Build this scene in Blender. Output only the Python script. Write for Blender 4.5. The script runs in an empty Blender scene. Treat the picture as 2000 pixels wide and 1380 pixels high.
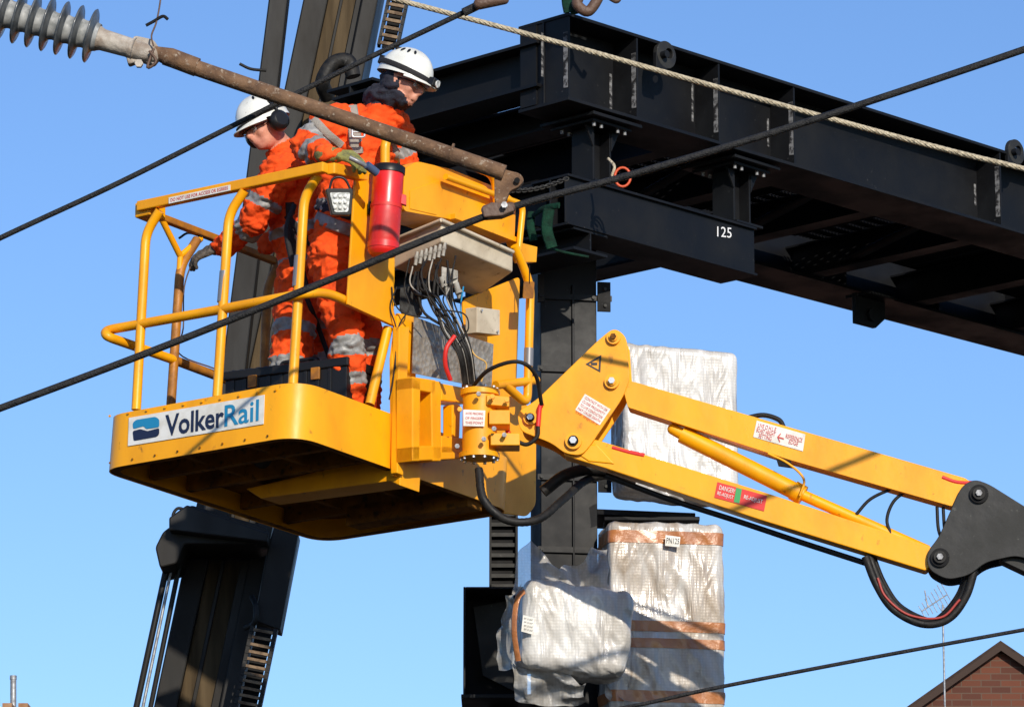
import bpy, math, random, bmesh
from math import radians, sin, cos, pi
from mathutils import Vector, Matrix, noise
from mathutils.bvhtree import BVHTree
random.seed(5)
V=Vector
F=8300.0; PITCH=radians(13); CAM=V((0,0,1.6))
FW=V((0,cos(PITCH),sin(PITCH))); UPV=V((0,-sin(PITCH),cos(PITCH))); RT=V((1,0,0)); Z=V((0,0,1))
def ray(px,py): return FW+RT*((px-1000)/F)+UPV*((690-py)/F)
def U(px,py,Y):
    d=ray(px,py); return CAM+d*(Y/d.y)
def RZ(px,py,z):
    d=ray(px,py); return CAM+d*((z-CAM.z)/d.z)
class Plane:
    def __init__(s,p,n): s.p=p; s.n=n.normalized()
    def hit(s,px,py,off=0):
        d=ray(px,py); return CAM+d*((s.p-CAM).dot(s.n)/d.dot(s.n))+s.n*off
scene=bpy.context.scene
COL=scene.collection
# ---------------------------------------------------------------- materials
MATS={}
def mat(name,base,rough=0.5,metal=0.0,c2=None,scale=6.0,lo=0.4,hi=0.65,bump=0.0,bscale=40.0,coat=0.0,stretch=(1,1,1),c3=None,s3=60,lo3=.62,hi3=.7,spec=0.5,alpha=1.0):
    m=bpy.data.materials.new(name); m.use_nodes=True
    nt=m.node_tree; N=nt.nodes; L=nt.links; b=N['Principled BSDF']
    b.inputs['Base Color'].default_value=(*base,1); b.inputs['Roughness'].default_value=rough; b.inputs['Metallic'].default_value=metal
    b.inputs['Specular IOR Level'].default_value=spec
    if coat: b.inputs['Coat Weight'].default_value=coat; b.inputs['Coat Roughness'].default_value=.15
    if alpha<1: b.inputs['Alpha'].default_value=alpha
    tc=N.new('ShaderNodeTexCoord'); mp=N.new('ShaderNodeMapping'); mp.inputs['Scale'].default_value=stretch
    L.new(tc.outputs['Object'],mp.inputs['Vector'])
    cur=None
    def layer(prev,col,sc,a,z):
        n=N.new('ShaderNodeTexNoise'); n.inputs['Scale'].default_value=sc; n.inputs['Detail'].default_value=6; n.inputs['Roughness'].default_value=.6
        L.new(mp.outputs[0],n.inputs['Vector'])
        r=N.new('ShaderNodeMapRange'); r.inputs['From Min'].default_value=a; r.inputs['From Max'].default_value=z
        L.new(n.outputs['Fac'],r.inputs['Value'])
        x=N.new('ShaderNodeMix'); x.data_type='RGBA'
        L.new(r.outputs[0],x.inputs['Factor'])
        if prev is None: x.inputs['A'].default_value=(*base,1)
        else: L.new(prev,x.inputs['A'])
        x.inputs['B'].default_value=(*col,1)
        return x.outputs['Result'],r.outputs[0]
    if c2:
        cur,fac=layer(None,c2,scale,lo,hi)
        rr=N.new('ShaderNodeMapRange'); rr.inputs['To Min'].default_value=rough; rr.inputs['To Max'].default_value=min(1,rough+.25)
        L.new(fac,rr.inputs['Value']); L.new(rr.outputs[0],b.inputs['Roughness'])
    if c3: cur,_=layer(cur,c3,s3,lo3,hi3)
    if cur: L.new(cur,b.inputs['Base Color'])
    if bump:
        n=N.new('ShaderNodeTexNoise'); n.inputs['Scale'].default_value=bscale; n.inputs['Detail'].default_value=4
        L.new(mp.outputs[0],n.inputs['Vector'])
        bp=N.new('ShaderNodeBump'); bp.inputs['Strength'].default_value=bump; bp.inputs['Distance'].default_value=.02
        L.new(n.outputs['Fac'],bp.inputs['Height']); L.new(bp.outputs[0],b.inputs['Normal'])
    MATS[name]=m; return m
YEL=mat('yellow_paint',(0.90,0.385,0.002),.38,c2=(0.66,0.25,0.004),scale=2.6,lo=.45,hi=.76,c3=(.26,.10,.015),s3=22,lo3=.64,hi3=.76,bump=.14,bscale=8,coat=.1,stretch=(1,1,.6),spec=.4)
YELD=mat('dirty_shaded_yellow_paint',(0.28,0.11,0.008),.7,c2=(.11,.045,.012),scale=5,lo=.38,hi=.66,c3=(.04,.024,.012),s3=26,lo3=.54,hi3=.68,bump=.2,bscale=20,spec=.2)  # dirt, plus the shade under the basket put into the yellow
YELO=mat('shaded_ochre_paint',(0.42,0.16,0.010),.5,c2=(.20,.08,.018),scale=12,bump=.1)  # shadow on the rear posts and gate rail put into the colour
BLK=mat('black_steel_paint',(0.0050,0.0052,0.0064),.44,c2=(.009,.010,.012),scale=2.5,lo=.4,hi=.7,c3=(.06,.06,.06),s3=48,lo3=.68,hi3=.76,bump=.09,bscale=5,spec=.22)
BLK2=mat('matt_black_steel',(0.005,0.005,0.006),.6,c2=(.010,.010,.011),scale=5,c3=(.05,.05,.05),s3=40,lo3=.68,hi3=.76,bump=.1,bscale=12,spec=.2)
KNK=mat('charcoal_steel',(0.016,0.016,0.016),.5,c2=(.028,.028,.026),scale=5,c3=(.10,.10,.09),s3=30,lo3=.64,hi3=.76,bump=.15,bscale=10,spec=.35)
CHALK=mat('chalky_weld_marks',(.20,.20,.205),.8,c2=(.008,.008,.01),scale=26,lo=.42,hi=.56)
RUB=mat('black_rubber',(0.007,0.007,0.007),.5,bump=.1,bscale=60,c2=(.018,.016,.014),scale=20,spec=.3)
MASTB=mat('mast_black',(0.006,0.0055,0.005),.40,c2=(.013,.011,.009),scale=3,stretch=(1,1,.3),bump=.08,bscale=8,spec=.26)
BRN=mat('mast_sunlit_brown',(0.085,0.056,0.024),.6,c2=(.028,.019,.010),scale=2.0,stretch=(4,3,.35),lo=.35,hi=.65,bump=.1,bscale=5,spec=.2)  # brown puts the sun's reflection on the mast face into the colour
RUNG=mat('chain_rung_brown',(0.20,0.13,0.07),.7,c2=(.08,.05,.03),scale=20)
RUST=mat('rusty_tube',(0.17,0.092,0.045),.75,c2=(.09,.05,.03),scale=14,c3=(.30,.24,.18),s3=50,lo3=.58,hi3=.68,bump=.3,bscale=50)
CAST=mat('cast_metal',(.42,.38,.33),.65,c2=(.22,.17,.13),scale=14,bump=.4,bscale=30)
PORC=mat('grey_porcelain',(.05,.058,.066),.3,c2=(.10,.11,.12),scale=18,coat=.3)
PORCL=mat('pale_porcelain',(.36,.37,.37),.5,c2=(.16,.17,.17),scale=20)
GALV=mat('galvanised',(.36,.37,.38),.45,metal=.6,c2=(.22,.22,.23),scale=25)
BOLT=mat('bright_bolt',(.6,.6,.6),.35,metal=.7)
ROPE=mat('pale_steel_rope',(.52,.45,.32),.6,c2=(.30,.25,.17),scale=60,bump=.6,bscale=90)
CBL=mat('dark_cable',(.009,.009,.010),.5,c2=(.022,.022,.022),scale=30,bump=.5,bscale=140,spec=.3)
ORG=mat('orange_hivis_fabric',(0.92,0.095,0.012),.8,c2=(.66,.06,.01),scale=7,lo=.4,hi=.7,c3=(.22,.035,.015),s3=16,lo3=.58,hi3=.78,bump=.6,bscale=24,spec=.2)
REFL=mat('silver_reflective_tape',(.30,.30,.295),.5,c2=(.19,.185,.175),scale=20,bump=.3,bscale=30,metal=.1)
SKIN=mat('skin',(.60,.27,.18),.5,c2=(.46,.17,.115),scale=18,bump=.1,bscale=80)
NAVY=mat('navy_fabric',(.009,.011,.022),.85,bump=.5,bscale=35,c2=(.022,.022,.035),scale=20)
BOOT=mat('boot_leather',(.03,.022,.016),.6,bump=.2)
HELM=mat('white_helmet_plastic',(.70,.70,.65),.30,c2=(.54,.53,.47),scale=9,lo=.48,hi=.72,coat=.3,c3=(.22,.19,.15),s3=40,lo3=.64,hi3=.76)
BPL=mat('black_plastic',(.009,.009,.010),.4,spec=.35)
GLASS=mat('clear_lens',(.5,.5,.5),.08,alpha=.35,spec=.8)
GLOVE=mat('olive_glove',(.24,.23,.06),.75,c2=(.12,.12,.05),scale=40,bump=.4,bscale=60)
GLOVD=mat('dark_glove',(.06,.05,.04),.8,c2=(.15,.13,.11),scale=40,bump=.4,bscale=60)
STRAPG=mat('grey_webbing',(.30,.27,.23),.8,bump=.3,bscale=120)
STRAPB=mat('black_webbing',(.012,.011,.013),.8,bump=.3,bscale=120)
RED=mat('red_plastic',(.68,.014,.009),.34,c2=(.46,.012,.01),scale=6,coat=.3,bump=.05,bscale=5,c3=(.75,.10,.07),s3=30,lo3=.64,hi3=.8)
REDS=mat('red_sticker',(.62,.02,.015),.5)
WHT=mat('white_sticker',(.74,.73,.69),.5,c2=(.60,.58,.52),scale=12)
WBOX=mat('cream_plastic',(.60,.52,.39),.55,c2=(.38,.31,.22),scale=5,lo=.42,hi=.72,c3=(.16,.11,.06),s3=18,lo3=.60,hi3=.74)
GRYP=mat('grey_plastic',(.36,.34,.30),.5,c2=(.22,.20,.17),scale=20)
TNAVY=mat('navy_lettering',(.012,.018,.05),.4)
TBLUE=mat('blue_lettering',(.015,.22,.42),.4)
TRED=mat('red_lettering',(.55,.03,.02),.5)
TBLK=mat('black_lettering',(.02,.02,.02),.5)
TGRN=mat('green_lettering',(.03,.30,.08),.5)
CHK=mat('white_chalk_paint',(.75,.75,.75),.8)
TAPE=mat('brown_parcel_tape',(.44,.17,.055),.3,c2=(.31,.11,.035),scale=8,bump=.4,bscale=25,coat=.4)
GRN=mat('green_sling',(.003,.035,.018),.8,c2=(.006,.018,.012),scale=20,bump=.4,bscale=60,spec=.2)
LAMP=mat('lamp_lens',(.75,.76,.74),.2,c2=(.35,.36,.34),scale=60,lo=.45,hi=.55)
HOOK=mat('rusty_hook',(.10,.055,.035),.6,bump=.3)
GTAPE=mat('grey_tape',(.22,.22,.23),.4,metal=.3)
AMB=mat('amber_wire',(.6,.35,.08)); RHOSE=mat('red_hose',(.35,.04,.03)); BGRIP=mat('blue_grip',(.05,.08,.16))
OCORD=mat('orange_cord',(.55,.07,.015))
m=mat('aluminium_tread_plate',(.36,.33,.28),.4,metal=.35,c2=(.22,.18,.14),scale=8)
N=m.node_tree.nodes; L=m.node_tree.links
vo=N.new('ShaderNodeTexVoronoi'); vo.inputs['Scale'].default_value=38; tc=N.new('ShaderNodeTexCoord'); L.new(tc.outputs['Object'],vo.inputs['Vector'])
bp=N.new('ShaderNodeBump'); bp.inputs['Strength'].default_value=.8; bp.inputs['Distance'].default_value=.01; L.new(vo.outputs['Distance'],bp.inputs['Height']); L.new(bp.outputs[0],N['Principled BSDF'].inputs['Normal']); TREAD=m
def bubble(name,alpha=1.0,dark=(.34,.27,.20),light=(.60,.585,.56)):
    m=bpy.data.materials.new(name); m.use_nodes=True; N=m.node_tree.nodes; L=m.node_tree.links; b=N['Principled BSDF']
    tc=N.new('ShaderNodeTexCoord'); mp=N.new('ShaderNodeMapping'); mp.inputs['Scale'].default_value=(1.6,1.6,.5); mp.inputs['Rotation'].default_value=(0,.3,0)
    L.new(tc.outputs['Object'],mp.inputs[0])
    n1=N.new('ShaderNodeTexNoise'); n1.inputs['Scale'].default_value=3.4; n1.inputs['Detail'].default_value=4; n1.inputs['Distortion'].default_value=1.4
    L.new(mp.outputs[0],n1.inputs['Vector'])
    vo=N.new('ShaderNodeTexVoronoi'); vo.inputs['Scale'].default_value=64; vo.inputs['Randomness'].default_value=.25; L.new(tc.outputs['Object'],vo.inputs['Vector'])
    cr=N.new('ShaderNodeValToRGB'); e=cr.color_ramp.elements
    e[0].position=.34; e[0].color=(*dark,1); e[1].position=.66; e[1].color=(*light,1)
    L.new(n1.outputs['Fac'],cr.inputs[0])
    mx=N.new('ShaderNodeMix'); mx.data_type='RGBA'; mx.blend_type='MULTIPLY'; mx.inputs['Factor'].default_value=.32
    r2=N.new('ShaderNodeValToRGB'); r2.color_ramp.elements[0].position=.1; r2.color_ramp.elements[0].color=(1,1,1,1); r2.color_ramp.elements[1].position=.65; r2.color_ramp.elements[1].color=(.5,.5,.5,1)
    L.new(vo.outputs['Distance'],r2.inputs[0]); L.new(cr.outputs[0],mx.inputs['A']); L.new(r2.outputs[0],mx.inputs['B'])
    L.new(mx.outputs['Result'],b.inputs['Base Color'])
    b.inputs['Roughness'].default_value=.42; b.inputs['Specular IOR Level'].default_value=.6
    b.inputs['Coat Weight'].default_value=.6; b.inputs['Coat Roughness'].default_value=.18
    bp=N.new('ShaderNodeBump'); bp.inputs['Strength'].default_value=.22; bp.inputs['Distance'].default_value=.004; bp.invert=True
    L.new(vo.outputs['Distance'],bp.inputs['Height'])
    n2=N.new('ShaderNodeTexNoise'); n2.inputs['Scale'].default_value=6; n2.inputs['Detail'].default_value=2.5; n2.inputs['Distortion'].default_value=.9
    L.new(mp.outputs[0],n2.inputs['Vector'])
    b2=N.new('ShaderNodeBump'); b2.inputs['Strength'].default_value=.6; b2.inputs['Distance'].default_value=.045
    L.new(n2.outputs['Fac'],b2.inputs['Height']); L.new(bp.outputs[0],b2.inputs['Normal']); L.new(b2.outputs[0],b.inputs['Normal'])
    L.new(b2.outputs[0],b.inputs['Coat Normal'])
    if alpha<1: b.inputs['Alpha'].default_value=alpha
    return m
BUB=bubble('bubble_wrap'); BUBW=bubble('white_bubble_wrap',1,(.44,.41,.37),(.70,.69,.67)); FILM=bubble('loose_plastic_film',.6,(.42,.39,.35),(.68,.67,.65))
def brickmat():
    m=bpy.data.materials.new('red_brick'); m.use_nodes=True; N=m.node_tree.nodes; L=m.node_tree.links; b=N['Principled BSDF']
    tc=N.new('ShaderNodeTexCoord'); mp=N.new('ShaderNodeMapping'); mp.inputs['Rotation'].default_value=(radians(90),0,0)
    L.new(tc.outputs['Object'],mp.inputs[0])
    br=N.new('ShaderNodeTexBrick'); br.inputs['Scale'].default_value=1.0; br.inputs['Brick Width'].default_value=.225; br.inputs['Row Height'].default_value=.075; br.inputs['Mortar Size'].default_value=.006
    br.inputs['Color1'].default_value=(.13,.04,.02,1); br.inputs['Color2'].default_value=(.075,.024,.014,1); br.inputs['Mortar'].default_value=(.10,.065,.045,1)
    L.new(mp.outputs[0],br.inputs['Vector']); L.new(br.outputs['Color'],b.inputs['Base Color']); b.inputs['Roughness'].default_value=.9
    return m
BRICK=brickmat()
TILE=mat('roof_tile',(.03,.02,.018),.8,c2=(.06,.04,.03),scale=5,bump=.4,bscale=10,spec=.2)
WOOD=mat('barge_board',(.05,.032,.025),.8,spec=.2)
WIN=mat('window_glass',(.03,.035,.04),.1)
WFR=mat('white_frame',(.75,.75,.72),.5)
SHED=mat('rusty_sheet',(.35,.20,.10),.7,c2=(.20,.07,.025),scale=3,bump=.2)
GRD=mat('dark_ballast_ground',(.05,.046,.04),.95,c2=(.03,.028,.024),scale=.6,bump=.5,bscale=8,spec=.1)
# ---------------------------------------------------------------- builder
def fillet(pts,r,closed=False,seg=5):
    n=len(pts); out=[]
    for i in range(n):
        if not closed and i in (0,n-1): out.append(pts[i].copy()); continue
        p=pts[i]; a=pts[(i-1)%n]; b=pts[(i+1)%n]
        da=(a-p); db=(b-p); rr=min(r,da.length*.48,db.length*.48)
        if rr<1e-5: out.append(p.copy()); continue
        A=p+da.normalized()*rr; B=p+db.normalized()*rr
        for k in range(seg+1):
            t=k/seg; out.append(A*(1-t)**2+p*2*t*(1-t)+B*t*t)
    return out
def spline(pts,k=6):
    out=[]
    P=[pts[0]*2-pts[1]]+list(pts)+[pts[-1]*2-pts[-2]]
    for i in range(1,len(P)-2):
        a,b,c,d=P[i-1],P[i],P[i+1],P[i+2]
        for j in range(k):
            t=j/k
            out.append(.5*((2*b)+(c-a)*t+(2*a-5*b+4*c-d)*t*t+(3*b-a-3*c+d)*t**3))
    out.append(pts[-1].copy()); return out
WL={}
class MB:
    def __init__(s): s.v=[];s.f=[];s.m=[];s.sm=[];s.mats=[];s.cuts=[]
    def cut(s):
        if s.f and (not s.cuts or s.cuts[-1]!=(len(s.v),len(s.f))): s.cuts.append((len(s.v),len(s.f)))
        return s
    def mi(s,mt):
        if mt not in s.mats: s.mats.append(mt)
        return s.mats.index(mt)
    def add(s,vs,fs,mt,sm=False):
        o=len(s.v); s.v+=[V(x) for x in vs]; k=s.mi(mt)
        for f in fs: s.f.append([i+o for i in f]); s.m.append(k); s.sm.append(sm)
        return s
    def tube(s,pts,r,mt,n=12,caps=True,flat=None):
        m_=len(pts); R=r if isinstance(r,(list,tuple)) else [r]*m_
        T=[]
        for i in range(m_):
            a=pts[max(i-1,0)]; b=pts[min(i+1,m_-1)]; t=(b-a)
            T.append(t.normalized() if t.length>1e-9 else Z)
        x=T[0].cross(Z); 
        if x.length<.1: x=T[0].cross(V((0,1,0)))
        x.normalize(); vs=[]; fs=[]
        for i in range(m_):
            x=(x-T[i]*x.dot(T[i])).normalized(); y=T[i].cross(x)
            for k in range(n):
                a=2*pi*k/n
                if flat:
                    nn=(flat[2][i]-T[i]*flat[2][i].dot(T[i])).normalized(); ss=T[i].cross(nn)
                    vs.append(pts[i]+ss*cos(a)*flat[0]+nn*sin(a)*flat[1])
                else: vs.append(pts[i]+(x*cos(a)+y*sin(a))*R[i])
        for i in range(m_-1):
            for k in range(n):
                k2=(k+1)%n; fs.append([i*n+k,i*n+k2,(i+1)*n+k2,(i+1)*n+k])
        s.add(vs,fs,mt,True)
        if caps: s.add(vs[:n],[list(range(n))[::-1]],mt); s.add(vs[-n:],[list(range(n))],mt)
        return s
    def cyl(s,a,b,r,mt,n=20,r2=None): return s.tube([a,b],[r,r if r2 is None else r2],mt,n)
    def prism(s,pts,ext,mt):
        n=len(pts); vs=list(pts)+[p+ext for p in pts]
        fs=[list(range(n)),list(range(n,2*n))[::-1]]+[[i,(i+1)%n,n+(i+1)%n,n+i] for i in range(n)]
        return s.add(vs,fs,mt)
    def par(s,o,a,b,c,mt): return s.prism([o,o+a,o+a+b,o+b],c,mt)
    def hexa(s,p,mt): return s.add(p,[[0,1,2,3],[7,6,5,4],[0,4,5,1],[1,5,6,2],[2,6,7,3],[3,7,4,0]],mt)
    def ell(s,c,ax,mt,nu=20,nv=12,v0=0,v1=pi,sm=True):
        vs=[];fs=[]
        for j in range(nv+1):
            t=v0+(v1-v0)*j/nv
            for i in range(nu):
                a=2*pi*i/nu; vs.append(c+ax[0]*(cos(a)*sin(t))+ax[1]*(sin(a)*sin(t))+ax[2]*cos(t))
        for j in range(nv):
            for i in range(nu):
                i2=(i+1)%nu; fs.append([j*nu+i,(j+1)*nu+i,(j+1)*nu+i2,j*nu+i2])
        return s.add(vs,fs,mt,sm)
    def sph(s,c,r,mt,nu=14,nv=9): return s.ell(c,(V((r,0,0)),V((0,r,0)),V((0,0,r))),mt,nu,nv)
    def caps(s,a,ra,b,rb,mt,n=16):
        d=(b-a); l=d.length; d=d.normalized() if l>1e-6 else Z
        pts=[];R=[]
        for k in range(6):
            t=k/6*pi/2; pts.append(a-d*ra*cos(t)); R.append(max(ra*sin(t),.0005))
        pts.append(a);R.append(ra);pts.append(b);R.append(rb)
        for k in range(5,-1,-1):
            t=k/6*pi/2; pts.append(b+d*rb*cos(t)); R.append(max(rb*sin(t),.0005))
        x=d.cross(Z)
        if x.length<.1: x=d.cross(V((0,1,0)))
        x.normalize(); y=d.cross(x); vs=[];fs=[]
        for p,r in zip(pts,R):
            for k in range(n):
                q=2*pi*k/n; vs.append(p+(x*cos(q)+y*sin(q))*r)
        m_=len(pts)
        for i in range(m_-1):
            for k in range(n): k2=(k+1)%n; fs.append([i*n+k,i*n+k2,(i+1)*n+k2,(i+1)*n+k])
        fs.append(list(range(n))[::-1]); fs.append(list(range((m_-1)*n,m_*n)))
        return s.add(vs,fs,mt,True)
    def ibeam(s,p0,p1,h,w,mt,tf=.016,tw=.010):
        d=p1-p0; sd=d.normalized().cross(Z).normalized(); dn=-Z
        pr=[(-w/2,0),(w/2,0),(w/2,tf),(tw/2,tf),(tw/2,h-tf),(w/2,h-tf),(w/2,h),(-w/2,h),(-w/2,h-tf),(-tw/2,h-tf),(-tw/2,tf),(-w/2,tf)]
        return s.prism([p0+sd*x+dn*y for x,y in pr],d,mt)
    def bolt(s,c,n,r,mt,h=.012):
        return s.tube([c,c+n*h],[r,r],mt,6)
    def obj(s,name,parent=None,label=None,category=None,bevel=0,merge=False,kind=None,group=None,origin=None):
        if s.cuts:
            cs=[(0,0)]+s.cuts+[(len(s.v),len(s.f))]; last=None
            for (v0,f0),(v1,f1) in zip(cs[:-1],cs[1:]):
                if f1<=f0: continue
                q=MB(); q.v=s.v[v0:v1]; q.f=[[i-v0 for i in f] for f in s.f[f0:f1]]; q.sm=s.sm[f0:f1]
                q.m=[q.mi(s.mats[k]) for k in s.m[f0:f1]]
                last=q.obj(name,parent,label,category,bevel,merge,kind,group)
            return last
        c=origin if origin is not None else sum(s.v,V())/len(s.v)
        me=bpy.data.meshes.new(name); me.from_pydata([p-c for p in s.v],[],s.f)
        for mt in s.mats: me.materials.append(mt)
        me.polygons.foreach_set('material_index',s.m); me.polygons.foreach_set('use_smooth',s.sm)
        bm=bmesh.new(); bm.from_mesh(me)
        if merge: bmesh.ops.remove_doubles(bm,verts=bm.verts,dist=.0002)
        bmesh.ops.recalc_face_normals(bm,faces=bm.faces); bm.to_mesh(me); bm.free()
        return reg(bpy.data.objects.new(name,me),c,parent,label,category,bevel,kind,group)
def reg(o,c,parent=None,label=None,category=None,bevel=0,kind=None,group=None):
    COL.objects.link(o); WL[o.name]=c.copy()
    if parent: o.parent=parent; o.location=c-WL[parent.name]
    else: o.location=c
    if bevel:
        b=o.modifiers.new('bevel','BEVEL'); b.width=bevel; b.segments=2; b.limit_method='ANGLE'; b.angle_limit=radians(40)
    if label:o['label']=label
    if category:o['category']=category
    if kind:o['kind']=kind
    if group:o['group']=group
    return o
def empty(name,loc,label,category,**k):
    o=bpy.data.objects.new(name,None); o.empty_display_size=.2
    return reg(o,loc,None,label,category,**k)
def text(body,p0,vx,vy,mt,name,parent,bold=0.0,space=1.0):
    cu=bpy.data.curves.new('t','FONT'); cu.body=body; cu.offset=bold; cu.space_character=space; cu.resolution_u=3
    to=bpy.data.objects.new('t',cu); COL.objects.link(to)
    bpy.context.view_layer.update()
    me=bpy.data.meshes.new_from_object(to.evaluated_get(bpy.context.evaluated_depsgraph_get()))
    bpy.data.objects.remove(to)
    xs=[v.co.x for v in me.vertices]; ys=[v.co.y for v in me.vertices]
    x0,x1,y0,y1=min(xs),max(xs),min(ys),max(ys)
    pts=[p0+vx*((v.co.x-x0)/(x1-x0))+vy*((v.co.y-y0)/(y1-y0)) for v in me.vertices]
    mb=MB(); mb.add(pts,[list(p.vertices) for p in me.polygons],mt)
    bpy.data.meshes.remove(me)
    return mb.obj(name,parent)
def flatquad(pl,q,off,mt,name,parent,th=.002):
    mb=MB(); P=[pl.hit(*p,off=off) for p in q]; mb.prism(P,-pl.n*th,mt); return mb.obj(name,parent)
def qtext(pl,q,off,body,mt,name,parent,bold=0,sp=1.0):
    TL,TR,BR,BL=[pl.hit(*p,off=off) for p in q]
    return text(body,BL,BR-BL,TL-BL,mt,name,parent,bold,sp)
# ================================================================ BASKET FRAME
A=U(190,918,20.0); B=U(580,850,19.29); E=U(628,1060,21.44)
EX=B-A; EY=E-A
EZ=V((.055,.03,.998)).normalized()
LX=EX.length; LY=EY.length
ux=EX.normalized(); uy=EY.normalized()
def Bk(a,b,h): return A+EX*a+EY*b+EZ*h
nAB=(ux.cross(EZ)).normalized()
if nAB.y>0: nAB=-nAB
nBD=(uy.cross(EZ)).normalized()
if nBD.y>0: nBD=-nBD
pAB=Plane(A,nAB); pBD=Plane(B,nBD); pAE=Plane(A,nBD); 
pAEi=Plane(Bk(.02,0,0),nBD); pABi=Plane(Bk(0,.02,0),nAB); pBDi=Plane(Bk(.97,0,0),nBD)
lift=empty('aerial_work_platform',U(1100,1000,20.4)-Z*.2,'yellow articulated boom lift basket raised with two workers inside','work platform')
def outline(ins,rad,b1=1.0,seg=8):
    i_a=ins/LX; i_b=ins/LY
    P=[Bk(i_a,i_b,0),Bk(1-i_a,i_b,0),Bk(1-i_a,b1-i_b,0),Bk(i_a,b1-i_b,0)]
    return fillet(P,rad,True,seg)
mb=MB()
o1=outline(0,.16); o2=outline(.006,.155); H=.265; n=len(o1)
vs=[p for p in o1]+[p+EZ*H for p in o1]+[p for p in o2]+[p+EZ*H for p in o2]
fs=[]
for i in range(n):
    j=(i+1)%n
    fs+=[[i,j,n+j,n+i],[2*n+i,3*n+i,3*n+j,2*n+j],[n+i,n+j,3*n+j,3*n+i],[i,2*n+i,2*n+j,j]]
mb.add(vs,fs,YEL,True)
tray=mb.obj('toe_board_tray',lift,merge=True)
es=tray.modifiers.new('es','EDGE_SPLIT'); es.split_angle=radians(40)
mb=MB(); o3=outline(.01,.15)
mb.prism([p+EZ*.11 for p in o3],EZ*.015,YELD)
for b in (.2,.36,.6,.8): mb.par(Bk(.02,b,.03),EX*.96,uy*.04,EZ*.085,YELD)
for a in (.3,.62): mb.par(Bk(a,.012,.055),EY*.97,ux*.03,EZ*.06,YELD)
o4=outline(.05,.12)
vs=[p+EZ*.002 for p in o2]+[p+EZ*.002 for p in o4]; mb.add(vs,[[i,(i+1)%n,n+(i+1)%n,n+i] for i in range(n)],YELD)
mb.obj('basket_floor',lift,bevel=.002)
mb=MB()
mb.prism([Bk(.33,.43,-.03),Bk(.98,.43,-.05),Bk(1.03,.43,-.08),Bk(1.03,.43,.09),Bk(.25,.43,.03)],uy*.16,YEL); mb.cut()
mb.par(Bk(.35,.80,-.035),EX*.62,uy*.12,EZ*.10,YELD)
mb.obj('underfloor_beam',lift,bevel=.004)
mb=MB()
pl=Plane(A+nAB*.003,nAB)
for px in range(215,560,36): mb.bolt(pl.hit(px,816-(px-192)*.158),nAB,.006,YEL,.006)
for px in range(215,560,44): mb.bolt(pl.hit(px,908-(px-190)*.172),nAB,.005,YELD,.005)
r_=mb.obj('rivet_row',tray); r_['kind']='stuff'
q=[(253,816),(518,771),(516,828),(251,871)]
flatquad(pAB,q,.005,WHT,'company_sign',lift); sg=bpy.data.objects['company_sign']
qtext(pAB,[(325,811),(440,792),(439,834),(324,853)],.0075,'Volker',TNAVY,'sign_lettering',sg,.022)
qtext(pAB,[(441,792),(508,780),(507,822),(440,834)],.0075,'Rail',TBLUE,'sign_lettering',sg,.012)
mb=MB()
def pg(pts,mt,off=.0075,pl=pAB,r=.01): 
    P=fillet([pl.hit(x,y,off) for x,y in pts],r,True); mb.add(P,[list(range(len(P)))],mt)
pg([(261,826),(268,820),(305,814),(313,819),(313,834),(287,838),(283,832),(262,838)],TBLUE)
pg([(261,842),(276,838),(290,842),(313,836),(313,848),(308,853),(263,861)],TNAVY,.0076)
mb.obj('sign_emblem',sg)
RT_=.0235
def tubeobj(name,pts,r=RT_,mt=YEL,fil=.07,parent=lift,extra=None,n=14):
    mb=MB(); mb.tube(fillet(pts,fil,seg=6),r,mt,n); 
    if extra: extra(mb)
    return mb.obj(name,parent)
def tapeband(pl,x0,y0,x1,y1): return lambda m_: m_.cyl(pl.hit(x0,y0),pl.hit(x1,y1),RT_+.0015,GTAPE)
tubeobj('guard_post',[pABi.hit(266,800),pABi.hit(285,455),pABi.hit(312,412)])
tubeobj('guard_post',[pABi.hit(424,775),pABi.hit(447,418),pABi.hit(478,372)],extra=tapeband(pABi,434,590,439,530))
p4=Plane(Bk(0,.04,0),nAB)
tubeobj('guard_post',[p4.hit(572,750),p4.hit(594,385),p4.hit(622,342)],extra=tapeband(p4,581,560,585,500))
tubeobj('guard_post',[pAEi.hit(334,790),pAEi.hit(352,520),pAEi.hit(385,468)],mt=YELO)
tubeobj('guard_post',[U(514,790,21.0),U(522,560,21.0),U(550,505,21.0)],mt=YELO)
tubeobj('guard_post',[pBDi.hit(722,790),pBDi.hit(758,640)])
def ab(px,py,o=0): return pABi.hit(px,py,o)
tubeobj('mid_rail',[pAEi.hit(338,702),pAEi.hit(206,656),ab(206,645),ab(432,604),ab(598,572),pBDi.hit(640,572),pBDi.hit(768,628)],fil=.09)
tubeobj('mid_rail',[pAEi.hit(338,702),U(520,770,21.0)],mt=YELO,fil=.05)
def rrail(name,pts,w,h,mt):
    mb=MB(); n_=len(pts)
    for i in range(n_-1):
        a,b=pts[i],pts[i+1]; d=(b-a); sd=d.normalized().cross(Z).normalized()
        mb.par(a-sd*w/2-Z*h/2,d,sd*w,Z*h,mt)
    return mb.obj(name,lift,bevel=.006)
r0,r1,r2,r3=ab(272,404),ab(330,391),ab(636,327),pBDi.hit(722,346)
rrail('top_rail',[r0,r2],.045,.050,YEL)
rrail('top_rail',[r2+V((.02,.02,0)),r3],.05,.055,YEL)
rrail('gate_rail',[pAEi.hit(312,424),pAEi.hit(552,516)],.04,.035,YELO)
mb=MB(); mb.tube([pAEi.hit(316,428),pAEi.hit(352,500)],.016,YEL); mb.tube([pAEi.hit(392,466),pAEi.hit(352,500),pAEi.hit(349,560)],.016,YEL); mb.obj('gate_bracket',lift)
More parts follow.
